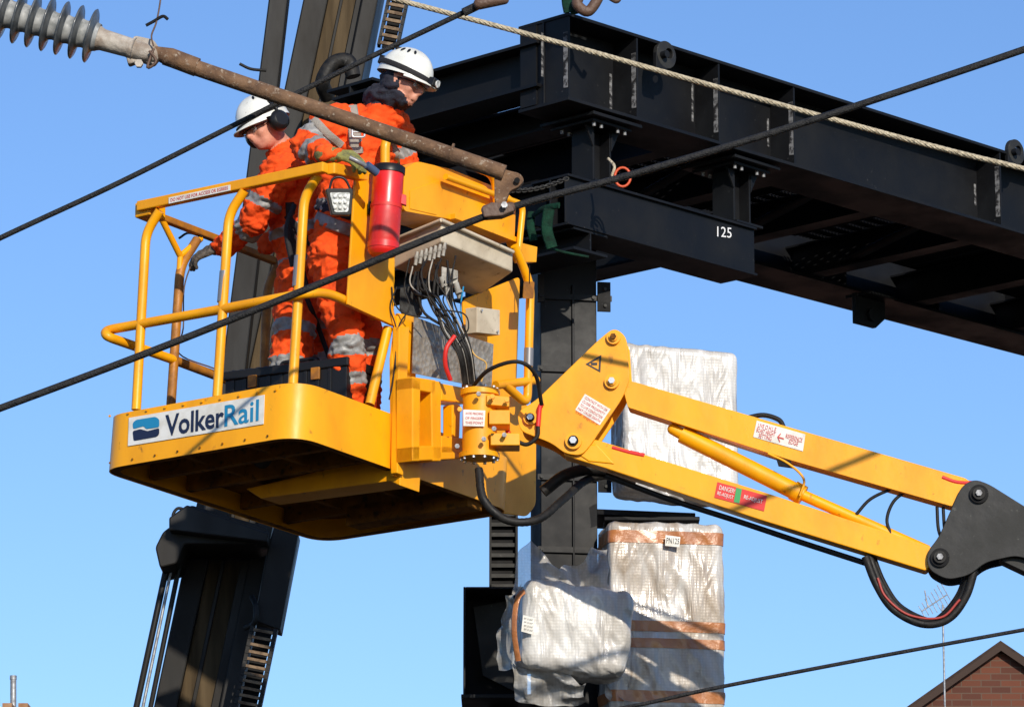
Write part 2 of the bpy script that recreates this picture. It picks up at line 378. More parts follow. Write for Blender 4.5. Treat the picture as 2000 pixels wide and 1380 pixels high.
mb=MB(); mb.par(r0-ux*.03-Z*.05,ux*.10,uy*.12,Z*.075,YEL); mb.obj('rail_end_bracket',lift,bevel=.008)
plr=Plane(r0+nAB*.024,nAB)
q=[(330,386),(450,361),(450,372),(330,398)]
flatquad(plr,q,.002,WHT,'warning_sticker',lift); qtext(plr,[(334,388),(446,364.5),(446,370.5),(334,394.5)],.0035,'DO NOT USE FOR ACCESS OR EGRESS',TRED,'sticker_lettering',bpy.data.objects['warning_sticker'],.01)
pR=Plane(Bk(1.03,0,0),nBD)
tubeobj('console_guard_rail',[pR.hit(752,335),pR.hit(752,262),pR.hit(800,272),pR.hit(968,342),pR.hit(972,405)],fil=.08)
tubeobj('console_guard_rail',[pBDi.hit(795,345),pBDi.hit(800,345),pBDi.hit(882,348),pBDi.hit(876,455)],r=.015,fil=.05)
tubeobj('console_guard_rail',[pR.hit(870,345),pR.hit(1022,400),pR.hit(1012,500)],r=.016,fil=.05)
tubeobj('guard_post',[pR.hit(1005,480),pR.hit(1022,520),pR.hit(1036,560),pR.hit(1030,790),pR.hit(985,750)],r=.022,extra=lambda m_: m_.cyl(pR.hit(1033,680),pR.hit(1032,715),.024,GTAPE),fil=.06)
tubeobj('mid_rail',[pR.hit(968,752),pR.hit(1048,742)],r=.022)
pM=Plane(Bk(1.0,0,0),nBD)
mb=MB()
mb.prism([pM.hit(*p) for p in [(694,346),(722,338),(758,352),(772,470),(768,600),(779,640),(679,594)]],-nBD*.012,YEL)
mb.prism([pM.hit(*p,off=-.02) for p in [(760,500),(778,505),(776,620),(762,620)]],-nBD*.10,YEL)
mb.obj('mast_plate',lift,bevel=.003)
mb=MB()
mb.prism([pM.hit(*p,off=.02) for p in [(772,612),(808,618),(803,938),(762,930),(760,700)]],-nBD*.02,YEL)
mb.prism([pM.hit(*p,off=.0) for p in [(805,620),(812,622),(806,936),(800,936)]],nBD*.0-ux*.12,YEL)
mb.prism([pM.hit(*p,off=.055) for p in [(762,640),(782,640),(770,930),(758,925)]],-nBD*.04,YEL)
mb.obj('mast_channel',lift,bevel=.004)
pB2=Plane(Bk(.93,0,0),nBD)
mb=MB()
mb.prism(fillet([pB2.hit(*p) for p in [(905,585),(1016,540),(1008,780),(1048,800),(1047,985),(1030,1008),(973,1000),(975,860),(905,770)]],.03,True),-nBD*.012,YEL); mb.cut()
mb.prism([pM.hit(*p) for p in [(1003,470),(1050,482),(1048,512),(1020,512)]],-nBD*.05,YEL)
mb.obj('rear_panel',lift,bevel=.003)
pT=Plane(Bk(1.045,0,0),nBD)
mb=MB(); mb.prism([pT.hit(*p) for p in [(810,618),(880,645),(964,672),(960,760),(806,728)]],-nBD*.006,TREAD); mb.obj('tread_plate',lift)
pC=Plane(Bk(.99,0,0),nBD)
mb=MB()
mb.prism(fillet([pC.hit(*p) for p in [(790,330),(815,315),(880,330),(985,372),(1008,392),(1005,474),(880,428),(788,412)]],.03,True),-nBD*.28,YEL)
mb.prism([pC.hit(*p,off=.004) for p in [(800,372),(856,352),(852,420),(800,408)]],-nBD*.003,YEL)
mb.prism([pC.hit(*p,off=.03) for p in [(880,418),(1010,468),(1010,478),(880,428)]],-nBD*.05,YEL)
mb.obj('control_console',lift,bevel=.006)
mb=MB()
Pn=[U(862,472,19.92),U(1002,531,20.35),U(932,580,20.62),U(768,524,20.2)]
up=[U(862,424,19.90),U(1002,488,20.33),U(932,536,20.6),U(770,464,20.18)]
mb.hexa(Pn+up,WBOX); wb=mb.obj('junction_box',lift,bevel=.008)
mb=MB(); e_=.004
mb.tube([U(862,430,19.88),U(1002,492,20.31)],.010,WBOX,6); mb.tube([U(862,430,19.88),U(770,468,20.16)],.010,WBOX,6); mb.obj('box_lid_rim',wb)
mb=MB(); mb.prism([pT.hit(*p,off=.02) for p in [(925,600),(970,606),(970,655),(925,650)]],-nBD*.07,WBOX)
mb.bolt(pT.hit(932,607,.02),nBD,.006,BOLT); mb.bolt(pT.hit(963,648,.02),nBD,.006,BOLT); mb.obj('junction_box',lift,bevel=.01)
mb=MB(); mb.prism(fillet([pT.hit(*p,off=.05) for p in [(1008,552),(1028,552),(1026,585),(1006,585)]],.01,True),-nBD*.004,YELO); mb.tube([pT.hit(1018,520,.05),pT.hit(1018,556,.05)],.003,BLK2); mb.obj('hanging_tag',lift)
mb=MB()
for i in range(7):
    x=815+i*9; mb.cut(); mb.cyl(U(x,492-i*3,19.95),U(x-4,518-i*3,19.95),.009,GRYP,10); mb.cyl(U(x-1,500-i*3,19.95),U(x-2,505-i*3,19.95),.012,GRYP,6)
mb.obj('cable_gland',wb)
mb=MB()
for x,y in ((862,540),(880,525),(872,560),(890,552)): 
    mb.cut(); mb.cyl(U(x,y,19.93),U(x+9,y+30,19.95),.015,GRYP,10); mb.cyl(U(x+5,y+16,19.93),U(x+7,y+21,19.93),.020,GRYP,8)
mb.cut(); mb.par(U(862,520,19.93),V((.08,0,-.02)),V((0,.06,0)),V((0,0,-.08)),GRYP)
mb.obj('plug_connector',lift,bevel=.004)
random.seed(11)
mb=MB()
for i in range(16):
    mb.cut()
    x0=806+i*5.6; y0=512+random.uniform(-6,26)-i*.5
    pts=[U(x0,y0,19.95),U(x0-3+random.uniform(-10,8),y0+38,19.90),U(838+i*3.0+random.uniform(-16,14),600+random.uniform(-18,12),19.88+random.uniform(-.02,.03)),U(868+i*2.4+random.uniform(-7,7),645,19.88),U(892+i*2.0,690,19.88),U(904+i*1.7,750,19.95)]
    mb.tube(spline(pts,6),random.choice([.004,.0055,.007]),RUB if i%7 else GRYP,7)
for P in ([(775,560),(762,600),(775,650),(768,740),(760,780)],[(800,505),(790,560),(800,600),(778,640),(772,720)],[(765,560),(770,590),(790,612),(840,622)],[(830,560),(850,600),(905,612),(915,640),(900,660)]):
    mb.cut(); mb.tube(spline([U(x,y,19.83) for x,y in P],6),.004,RUB,6)
mb.cut(); mb.prism([U(*p,19.96) for p in [(782,562),(822,556),(824,606),(800,628),(780,600)]],V((0,.08,0)),RUB)
mb.obj('electric_cable',lift)
mb=MB(); mb.tube(spline([U(888,656,19.84),U(872,680,19.82),U(870,712,19.84),U(880,742,19.88)],6),.011,REDS,10); mb.obj('red_hose_sleeve',lift)
mb=MB(); mb.tube(spline([U(905,640,19.9),U(925,690,19.88),U(950,710,19.9),U(940,745,19.92)],6),.004,AMB,6); mb.cut()
mb.tube(spline([U(905,560,19.95),U(900,600,19.88),U(905,640,19.9)],6),.004,TBLUE,6); mb.obj('thin_wire',lift)
mb=MB()
mb.tube(spline([U(920,758,19.9),U(955,722,19.75),U(1010,706,19.7),U(1045,730,19.75),U(1058,790,19.85)],8),.010,RUB,8); mb.cut()
S_=spline([U(935,915,19.95),U(945,975,19.9),U(990,1015,19.9),U(1050,1014,19.95),U(1100,975,20.1),U(1150,935,20.35),U(1220,925,20.4)],14)
mb.tube(S_,[.021 if i%2 else .0195 for i in range(len(S_))],RUB,12)
mb.cut(); mb.tube(spline([U(1060,960,20.3),U(1110,925,20.3),U(1180,915,20.35),U(1240,940,20.4)],6),.03,RUB,8)
mb.obj('hydraulic_hose',lift)
mb=MB()
pQ=Plane(Bk(1.12,0,0),nBD)
def pr(pl,pts,ext,mt=YEL,off=0): mb.prism([pl.hit(*p,off=off) for p in pts],ext,mt)
pr(pQ,[(806,735),(852,742),(850,768),(806,760)],-nBD*.1)
pr(pQ,[(806,870),(880,870),(905,895),(806,900)],-nBD*.1)
pr(pQ,[(806,735),(822,738),(820,900),(806,900)],-nBD*.1)
pr(pQ,[(842,742),(862,745),(862,900),(845,900)],-nBD*.1)
pr(pQ,[(862,748),(915,758),(915,788),(862,782)],-nBD*.12)
pr(pQ,[(862,850),(905,855),(905,885),(862,885)],-nBD*.12)
pr(pQ,[(884,790),(900,790),(898,855),(884,855)],-nBD*.06)
mb.obj('mounting_bracket',lift,bevel=.006)
mb=MB()
c0=U(936,890,19.95); c1=U(938,765,19.95)
mb.cyl(c0,c1,.083,YEL,28); mb.cyl(c0-Z*.012,c0+Z*.012,.098,YEL,28); mb.cyl(c1-Z*.02,c1+Z*.008,.095,YEL,28)
for k in range(10):
    a=2*pi*k/10; mb.bolt(c1+V((cos(a)*.08,sin(a)*.08,.008)),Z,.009,BOLT); mb.bolt(c0+V((cos(a)*.085,sin(a)*.085,-.012)),-Z,.009,BOLT)
mb.par(U(955,800,19.85),V((.10,0,0)),V((0,.15,0)),V((0,0,-.07)),YEL)
mb.par(U(958,845,19.85),V((.14,0,-.0)),V((0,.15,0)),V((0,0,-.06)),YEL)
mb.par(U(950,770,19.86),V((.11,0,-.01)),V((0,.12,0)),V((0,0,-.05)),YEL)
rot=mb.obj('slew_rotator',lift,bevel=.004)
mb=MB()
for px,py in ((935,770),(962,775),(990,782),(965,838),(945,858),(898,800),(893,872),(985,850)): mb.cut(); mb.bolt(U(px,py,19.83),V((0,-1,0)),.012,GALV if px%2 else YEL,.02)
mb.obj('bolt',rot)
pS=Plane(U(925,825,19.862),V((0,-1,0)))
flatquad(pS,[(905,800),(948,802),(946,833),(905,832)],.008,WHT,'warning_sticker',lift)
for k,t in enumerate(('AVOID PINCHING','OF FINGERS','THIS POINT')): qtext(pS,[(909,805+k*9),(944,806+k*9),(944,811+k*9),(909,810+k*9)],.011,t,TRED,'sticker_lettering',bpy.data.objects['warning_sticker.001'])
# ---------------- jib
nJ=V((-.10,-1,0)).normalized()
pJ=Plane(U(1150,760,20.0),nJ)
def jp(pts,off=0): return [pJ.hit(*p,off=off) for p in pts]
mb=MB()
head=[(1172,662),(1200,640),(1224,658),(1230,742),(1216,778),(1152,872),(1136,890),(1105,887),(1078,866),(1016,842),(1010,806),(1050,780)]
hp=fillet(jp(head,.012),.035,True)
mb.prism(hp,-nJ*.014,YEL); mb.prism([p-nJ*.19 for p in hp],-nJ*.014,YEL)
mb.prism(fillet(jp([(1020,800),(1080,775),(1150,700),(1165,760),(1110,860),(1030,840)],-.005),.02,True),-nJ*.17,YEL)
jh=mb.obj('jib_head',lift,bevel=.003)
mb=MB()
for px,py,r in ((1199,661,.034),(1196,747,.036),(1121,863,.040),(1037,818,.034)):
    mb.cut(); c=pJ.hit(px,py,.012); mb.cyl(c,c+nJ*.02,r,YEL,24); mb.cyl(c+nJ*.02,c+nJ*.032,r*.62,BLK2 if py>800 else YEL,20); mb.bolt(c+nJ*.032,nJ,r*.45,BOLT if py>700 else YELD,.012)
mb.obj('pivot_pin',jh)
flatquad(pJ,[(1143,770),(1193,800),(1172,831),(1124,801)],.0145,WHT,'warning_sticker',jh)
st=bpy.data.objects['warning_sticker.002']
for k in range(5):
    ox,oy=-k*4.6,k*7.0
    qtext(pJ,[(1145+ox,775+oy),(1188+ox,801+oy-.5),(1185+ox,805+oy),(1142+ox,779+oy)],.0175,('CONTACT WITH OR','CLOSE PROXIMITY','TO LIVE CONDUCTOR','MAY CAUSE DEATH','OR INJURY')[k],TRED,'sticker_lettering',st)
mb=MB(); P=jp([(1144,712),(1175,694),(1173,728)],.0145); P2=jp([(1150,712),(1171,700.5),(1169.5,723)],.0145)
mb.add(P+P2,[[0,1,4,3],[1,2,5,4],[2,0,3,5]],TBLK); P=jp([(1155,709),(1167,709),(1167,714),(1155,714)],.0145); mb.add(P,[[0,1,2,3]],TBLK); mb.obj('hazard_triangle',jh)
mb=MB(); up_=[(1212,742),(1238,744),(1560,838),(1885,932),(1908,948),(1896,986),(1858,987),(1540,896),(1226,794)]
mb.prism(fillet(jp(up_,-.012),.01,True,3),-nJ*.12,YEL); ua=mb.obj('upper_boom_arm',lift,bevel=.006)
mb=MB(); lo_=[(1112,850),(1168,858),(1500,962),(1815,1064),(1836,1085),(1808,1113),(1480,1012),(1180,912),(1100,888)]
mb.prism(fillet(jp(lo_,-.012),.01,True,3),-nJ*.12,YEL)
mb.prism(jp([(1112,875),(1165,866),(1200,905),(1150,900)],-.005),-nJ*.01,YEL)
la=mb.obj('lower_boom_arm',lift,bevel=.006)
mb=MB()
o=-.07
mb.caps(pJ.hit(1312,832,o),.026,pJ.hit(1345,850,o),.030,YEL); mb.cyl(pJ.hit(1330,842,o),pJ.hit(1565,960,o),.042,YEL,24)
mb.cyl(pJ.hit(1548,951,o),pJ.hit(1568,962,o),.048,YEL,24)
mb.obj('hydraulic_cylinder',lift)
mb=MB(); mb.cyl(pJ.hit(1565,960,o),pJ.hit(1812,1070,o),.027,YEL,18); mb.obj('piston_rod',lift)
mb=MB(); mb.tube(spline([pJ.hit(1500,885,.0),pJ.hit(1540,905,.0),pJ.hit(1570,935,.0),pJ.hit(1562,968,.0)],5),.006,YEL,8); mb.prism(jp([(1515,892),(1545,900),(1548,912),(1520,908)],0),-nJ*.03,BLK2); mb.obj('cylinder_pipe',lift)
flatquad(pJ,[(1478,820),(1573,847),(1568,880),(1471,852)],-.0085,WHT,'setting_sticker',ua); st=bpy.data.objects['setting_sticker']
qtext(pJ,[(1482,825),(1518,835),(1516,843),(1480,833)],-.005,'LIVE O.H.L.E.',TRED,'sticker_lettering',st)
qtext(pJ,[(1479,834),(1515,844),(1513,852),(1477,842)],-.005,'BOAST HEIGHT',TRED,'sticker_lettering',st)
qtext(pJ,[(1483,845),(1508,852),(1506,860),(1481,853)],-.005,'SETTING',TRED,'sticker_lettering',st)
qtext(pJ,[(1536,846),(1568,855),(1566,863),(1534,854)],-.005,'REFERENCE',TRED,'sticker_lettering',st)
qtext(pJ,[(1542,857),(1560,862),(1558,870),(1540,865)],-.005,'EDGE',TRED,'sticker_lettering',st)
qtext(pJ,[(1519,843),(1532,847),(1530,865),(1517,861)],-.005,'\u2190',TRED,'sticker_lettering',st)
flatquad(pJ,[(1401,940),(1498,967),(1492,997),(1395,970)],-.0085,REDS,'danger_sticker',la); st=bpy.data.objects['danger_sticker']
flatquad(pJ,[(1438,951),(1449,954),(1444,982),(1433,979)],-.0065,TGRN,'sticker_panel',st)
qtext(pJ,[(1406,946),(1436,954),(1434,963),(1404,955)],-.0055,'DANGER!',WHT,'sticker_lettering',st)
qtext(pJ,[(1402,958),(1433,967),(1431,976),(1400,967)],-.0055,'RE-ADJUST',WHT,'sticker_lettering',st)
qtext(pJ,[(1454,965),(1490,975),(1488,985),(1452,975)],-.0055,'RE-ADJUST',WHT,'sticker_lettering',st)
mb=MB()
kn=[(1878,950),(1902,936),(1930,945),(2010,995),(2120,1050),(2120,1130),(1985,1085),(1925,1098),(1893,1124),(1850,1133),(1812,1112),(1810,1078),(1832,1052)]
hp=fillet(jp(kn,.016),.04,True)
mb.prism(hp,-nJ*.016,KNK); mb.prism([p-nJ*.19 for p in hp],-nJ*.016,KNK)
mb.prism(jp([(1990,1000),(2140,1070),(2140,1180),(1950,1090)],-.02),-nJ*.13,KNK)
kk=mb.obj('knuckle_bracket',lift,bevel=.003)
mb=MB()
for px,py,r in ((1912,966,.045),(1836,1090,.045)):
    mb.cut(); c=pJ.hit(px,py,.016); mb.cyl(c,c+nJ*.014,r,BLK2,24); mb.cyl(c+nJ*.014,c+nJ*.03,r*.66,RUB,22); mb.bolt(c+nJ*.03,nJ,r*.35,GALV,.012)
mb.obj('pivot_pin',kk)
mb=MB()
for k,(dx,dy,dn) in enumerate(((0,0,0),(8,6,.03),(14,-8,.05),(5,-4,.09),(-4,8,.12))):
    P=[(1690,1085),(1712,1140),(1745,1188),(1800,1216),(1850,1208),(1885,1165),(1903,1112)]
    mb.cut(); mb.tube(spline([pJ.hit(x+dx*(1 if i<4 else -1)*.8,y-abs(dy),-.02-dn) for i,(x,y) in enumerate(P)],8),.019 if k<3 else .014,RUB,10)
mb.cut(); mb.tube(spline([pJ.hit(x,y,-.0) for x,y in [(1714,1128),(1730,1165),(1775,1200),(1838,1205),(1875,1170)]],8),.006,RHOSE,8)
for k,P in enumerate(([(1745,948),(1700,970),(1672,1000)],[(1775,950),(1745,975),(1732,1010),(1740,1040)],[(1830,985),(1833,1030),(1845,1060)],[(1842,985),(1845,1030),(1852,1055)])):
    mb.cut(); mb.tube(spline([pJ.hit(x,y,-.05) for x,y in P],6),.008,RUB,8)
mb.cut(); mb.tube(spline([pJ.hit(x,y,-.10) for x,y in [(1180,920),(1300,965),(1440,1010),(1560,1050),(1690,1092)]],6),.014,RUB,8)
mb.cut(); mb.tube(spline([pJ.hit(x,y,-.05) for x,y in [(1455,812),(1490,806),(1520,815),(1530,830)]],6),.012,RUB,8)
mb.obj('hydraulic_hose',lift)
mb=MB()
for P in ([(1060,790),(1055,800),(1052,835)],[(990,825),(995,850),(1012,865)],[(1195,872),(1230,882),(1258,888)],[(1840,930),(1870,940),(1915,942)]):
    mb.cut(); mb.tube(spline([pJ.hit(x,y,.03 if x<1100 else -.02) for x,y in P],6),.012,REDS,9)
mb.obj('red_hose_sleeve',lift)
mb=MB(); mb.tube(spline([pJ.hit(x,y,.03) for x,y in [(1052,830),(1050,855),(1030,870),(1008,862)]],6),.010,RUB,8); mb.obj('hydraulic_hose',lift)
mb=MB()
mb.tube(spline([U(350,465,20.55),U(368,455,20.5),U(395,462,20.5)],6),.006,BLK2,8); mb.cut()
mb.tube(spline([U(380,500,20.5),U(360,560,20.5),U(358,640,20.5),U(350,690,20.5),U(420,720,20.6)],6),.004,HOOK,6)
mb.obj('hanging_cord',lift)
# ================================================================ red canister
ex=empty('red_canister',U(752,500,19.55),'red cylinder with black cap strapped to the yellow mast','canister')  # the red canister looks like a document holder tube
e0=U(748,494,19.62); e1=U(759,338,19.62)
dd=(e1-e0).normalized()
mb=MB(); mb.tube([e0-dd*.012,e0,e0+dd*.01,e1-dd*.005,e1],[.06,.070,.074,.074,.072],RED,32)
mb.tube([e0+dd*.02,e0+dd*.05],[.077,.077],RED,32)
mb.par(e0+V((.05,-.02,.30)),V((.06,0,-.02)),V((0,.03,0)),V((0,0,-.05)),RED)
mb.obj('cylinder',ex,bevel=.002)
mb=MB(); mb.tube([e1-dd*.004,e1+dd*.028,e1+dd*.034],[.079,.079,.07],BPL,32); mb.obj('cap',ex)
mb=MB(); mb.tube([e0+dd*.22,e0+dd*.235],[.0765,.0765],REDS,32); mb.par(e0+dd*.2+V((-.085,.02,0)),V((.03,0,0)),V((0,.06,0)),V((0,0,.06)),BLK2); mb.obj('strap',ex)
wl=empty('work_lamp',U(662,420,19.2),'small square LED work lamp hanging from the top rail','lamp')
pl=Plane(U(662,395,19.26),V((.15,-1,-.15)))
mb=MB(); mb.prism(fillet([pl.hit(*p) for p in [(636,368),(690,368),(686,420),(648,420)]],.012,True),-pl.n*.05,BPL); mb.obj('housing',wl,bevel=.003)
mb=MB(); mb.prism(fillet([pl.hit(*p,off=.002) for p in [(644,376),(684,376),(680,414),(653,414)]],.01,True),-pl.n*.004,LAMP); 
for i in range(3):
    for j in range(3): mb.sph(pl.hit(654+i*10,384+j*11,.003),.009,WHT,8,6)
mb.obj('lens',wl)
mb=MB(); mb.tube(fillet([pl.hit(644,370,-.02),pl.hit(650,345,-.02),pl.hit(674,345,-.02),pl.hit(686,370,-.02)],.03),.006,BPL,8); mb.obj('handle',wl)
# toolbox
tb=empty('tool_box',U(560,790,19.9),'black plastic tool box with ribbed lid on the basket floor','tool box')
f1=U(676,722,19.82); f0=U(440,744,20.12); dv=f1-U(440,715,20.15); dv.z=0; dp=V((-dv.y,dv.x,0)).normalized()*.26
mb=MB(); mb.par(f0,dv,dp,V((0,0,-.22)),BPL)
for k in range(9): mb.par(f0+dv*(.05+k*.1)-dp.normalized()*.006,dv*.03,dp.normalized()*.006,V((0,0,-.2)),BPL)
mb.obj('body',tb,bevel=.01)
mb=MB(); mb.par(f0-dv*.015-dp*.03+Z*.001,dv*1.03,dp*1.06,Z*.045,BPL)
for k in range(14): mb.par(f0+dv*(.02+k*.068)+dp*.1+Z*.046,dv*.035,dp*.8,Z*.012,BPL)
mb.obj('lid',tb,bevel=.006)
mb=MB(); a=f0+dv*.35+dp*.5+Z*.045; mb.tube(fillet([a,a+Z*.045,a+dv*.3+Z*.045,a+dv*.3],.03),.012,BPL,10); mb.obj('handle',tb)
for k in (.2,.72):
    mb=MB(); mb.par(f0+dv*k-dp.normalized()*.016+Z*.01,dv*.07,dp.normalized()*.012,V((0,0,-.06)),YELO); mb.obj('latch',tb,bevel=.003)
# ================================================================ PEOPLE
def segd(p,a,b):
    d=b-a; l2=d.length_squared
    t=0 if l2<1e-9 else max(0,min(1,(p-a).dot(d)/l2)); return (p-(a+d*t)).length,t
def build_body(name,parent,caps,ells,voxel,smooth=3,wr=.010,seed=0):
    mb=MB()
    for (a,ra,b,rb,mt,bands) in caps: mb.caps(a,ra,b,rb,mt)
    for (c,ax,mt) in ells: mb.ell(c,ax,mt,18,12)
    me=bpy.data.meshes.new('tmp'); me.from_pydata(mb.v,[],mb.f); to=bpy.data.objects.new('tmp',me); COL.objects.link(to)
    bm=bmesh.new(); bm.from_mesh(me); bmesh.ops.recalc_face_normals(bm,faces=bm.faces); bm.to_mesh(me); bm.free()
    r=to.modifiers.new('r','REMESH'); r.mode='VOXEL'; r.voxel_size=voxel
    s_=to.modifiers.new('s','SMOOTH'); s_.iterations=smooth; s_.factor=.5
    bpy.context.view_layer.update()
    out=bpy.data.meshes.new_from_object(to.evaluated_get(bpy.context.evaluated_depsgraph_get()))
    bpy.data.objects.remove(to)
    mats=[]
    def mi(m_):
        if m_ not in mats: mats.append(m_)
        return mats.index(m_)
    def near(p):
        best=1e9;res=None
        for it in caps:
            d,t=segd(p,it[0],it[2]); d=d/(it[1]*(1-t)+it[3]*t)
            if d<best: best=d;res=(it[4],it[5],t)
        for c,ax,mt in ells:
            q=p-c; d=math.sqrt(sum((q.dot(x)/x.length_squared)**2 for x in ax))
            if d<best: best=d;res=(mt,None,0)
        return res
    if wr:
        cos_=[]
        for v in out.vertices:
            p=v.co; R=near(p); 
            if R[0] in (ORG,NAVY):
                q=p*9+V((seed,0,0)); q2=V((p.x*14,p.y*14,p.z*26))+V((seed*3,5,0))
                k=abs(noise.noise(q2))*1.9-.45+noise.noise(q)*1.0
                k+= .35*noise.noise(p*40)
                cos_.append(p+v.normal*wr*k)
            else: cos_.append(p.copy())
        for v,c in zip(out.vertices,cos_): v.co=c
    idx=[]
    for f in out.polygons:
        R=near(f.center); m_=R[0]
        if R[1]:
            for (t0,t1) in R[1]:
                if t0<=R[2]<=t1: m_=REFL
        idx.append(mi(m_))
    for m_ in mats: out.materials.append(m_)
    out.polygons.foreach_set('material_index',idx); out.polygons.foreach_set('use_smooth',[True]*len(idx))
    c=sum((v.co for v in out.vertices),V())/len(out.vertices)
    bv=BVHTree.FromPolygons([v.co.copy() for v in out.vertices],[list(p.vertices) for p in out.polygons])
    out.transform(Matrix.Translation(-c)); out.name=name
    o=bpy.data.objects.new(name,out); reg(o,c,parent)
    return o,bv
def headels(c,f,u):
    r=f.cross(u).normalized(); u=r.cross(f).normalized()
    E=[(c,(f*.096,r*.078,u*.112),SKIN),(c+f*.030-u*.060,(f*.062,r*.058,u*.060),SKIN),(c+f*.062-u*.092,(f*.028,r*.032,u*.024),SKIN),
       (c+f*.106-u*.030,(f*.024,r*.014,u*.026),SKIN),(c+f*.088+u*.012,(f*.014,r*.05,u*.012),SKIN),
       (c+f*.093-u*.066,(f*.012,r*.024,u*.008),SKIN),(c+f*.090-u*.080,(f*.012,r*.022,u*.009),SKIN)]
    for s in (1,-1):
        E.append((c+r*s*.080-u*.015-f*.005,(f*.02,r*.010,u*.032),SKIN)); E.append((c+f*.062+r*s*.040-u*.035,(f*.025,r*.022,u*.028),SKIN))
    return E,r,u
def helmet(parent,c,f,r,u,lamp=False):
    mb=MB(); cc=c+u*.034-f*.004
    nu,nv=40,14; vs=[];fs=[]
    for j in range(nv+1):
        t=pi/2*j/nv
        for i in range(nu):
            a=2*pi*i/nu
            rid=1+.020*math.cos(6*a)*sin(t)**2*cos(t)*2
            vs.append(cc+(f*(cos(a)*.142)+r*(sin(a)*.118))*sin(t)*rid+u*cos(t)*.132*rid)
    for i in range(nu):
        a=2*pi*i/nu; vs.append(cc+f*(cos(a)*.146)+r*(sin(a)*.122)-u*.022)
    for j in range(nv+1):
        for i in range(nu): i2=(i+1)%nu; fs.append([j*nu+i,(j+1)*nu+i,(j+1)*nu+i2,j*nu+i2])
    mb.add(vs,fs,HELM,True)
    pk=[];nn=15
    for k in range(nn):
        a=-1.15+2.3*k/(nn-1); pk.append((cc+f*(cos(a)*.140)+r*(sin(a)*.118)-u*.016, cc+f*(cos(a)*.140+.045*max(0,cos(a*1.3)))+r*(sin(a)*.122)-u*.030))
    P=[p for p,_ in pk]+[q for _,q in pk]+[p-u*.006 for p,_ in pk]+[q-u*.006 for _,q in pk]
    F_=[]
    for k in range(nn-1): F_+=[[k,k+1,nn+k+1,nn+k],[2*nn+k,3*nn+k,3*nn+k+1,2*nn+k+1],[nn+k,nn+k+1,3*nn+k+1,3*nn+k]]
    mb.add(P,F_,HELM,True)
    for s in (1,-1):
        for k in range(4):
            t=.72; a=s*(1.0+.36*k); p=cc+(f*(cos(a)*.143)+r*(sin(a)*.119))*sin(t)+u*cos(t)*.135
            nn_=(p-cc).normalized(); tt=nn_.cross(u).normalized(); w=tt.cross(nn_)
            mb.ell(p,(tt*.007,w*.018,nn_*.004),BPL,10,6)
    mb.obj('safety_helmet',parent)
    mb=MB()
    pts=[];nr=[]
    for k in range(41):
        a=2*pi*k/40; d=f*(cos(a)*.146)+r*(sin(a)*.122); pts.append(cc+d+u*(.010+.018*(-cos(a)))); nr.append(d.normalized())
    mb.tube(pts,.01,STRAPB,8,flat=(.013 if lamp else .005,.003,nr)); mb.obj('helmet_strap',parent)
    if lamp:
        mb=MB(); q=cc+f*.162-u*.010; mb.par(q-r*.035-u*.022-f*.01,r*.07,u*.044,f*.036,BPL); mb.cyl(q+f*.02,q+f*.032,.018,LAMP,14); mb.obj('head_lamp',parent,bevel=.006)
        mb=MB(); q=cc-f*.150+u*.03; mb.par(q-r*.03-u*.015-f*.01,r*.06,u*.045,f*.03,BPL); mb.obj('battery_pack',parent,bevel=.006)
def glasses(parent,c,f,r,u):
    mb=MB()
    for s in (1,-1):
        mb.ell(c+f*.098+r*s*.032-u*.012,(f*.006,r*.028,u*.019),GLASS,16,8)
        mb.tube([c+f*.095+r*s*.06-u*.008,c+f*.05+r*s*.082-u*.006,c-f*.02+r*s*.085-u*.008],.003,BPL,6)
    mb.tube([c+f*.102-r*.06-u*.002,c+f*.106-u*.0,c+f*.102+r*.06-u*.002],.0025,BPL,6)
    mb.obj('safety_glasses',parent)
    for s in (1,-1): 
        mb=MB(); mb.sph(c+f*.084+r*s*.031-u*.012,.011,WHT,12,8); mb.sph(c+f*.093+r*s*.031-u*.012,.005,BPL,8,6); mb.obj('eye',parent)
def handcaps(w,fd,nr,thumb,curl,mt,sc=1.0):
    fd=fd.normalized(); nr=(nr-fd*nr.dot(fd)).normalized(); sd=fd.cross(nr).normalized()*thumb
    C=[];Ls=(.072,.080,.074,.058)
    for i in range(4):
        off=sd*(.030-.020*i)*sc; k=w+fd*(.088-.004*abs(i-1))*sc+off
        C.append((w+off*.6+fd*.015,.015*sc,k,.0135*sc,mt,None))
        d=fd.copy(); up_=nr.copy(); p=k; L=Ls[i]*sc
        for sgm,(fr,rr) in enumerate(((.42,.0115),(.32,.0105),(.26,.0095))):
            ang=curl*(.8+.12*i)*(1 if sgm else .75)
            d,up_=(d*cos(ang)-up_*sin(ang)),(up_*cos(ang)+d*sin(ang)); q=p+d*L*fr
            C.append((p,rr*sc,q,rr*sc*.95,mt,None)); p=q
    t0=w+fd*.025*sc+sd*.028*sc; t1=t0+(fd*.6+sd*.75).normalized()*.040*sc; t2=t1+(fd*.95+sd*.1-nr*.35).normalized()*.034*sc; t3=t2+(fd*.7-sd*.35-nr*.4).normalized()*.026*sc
    C+=[(t0,.016*sc,t1,.0145*sc,mt,None),(t1,.0145*sc,t2,.0125*sc,mt,None),(t2,.0125*sc,t3,.011*sc,mt,None)]
    return C
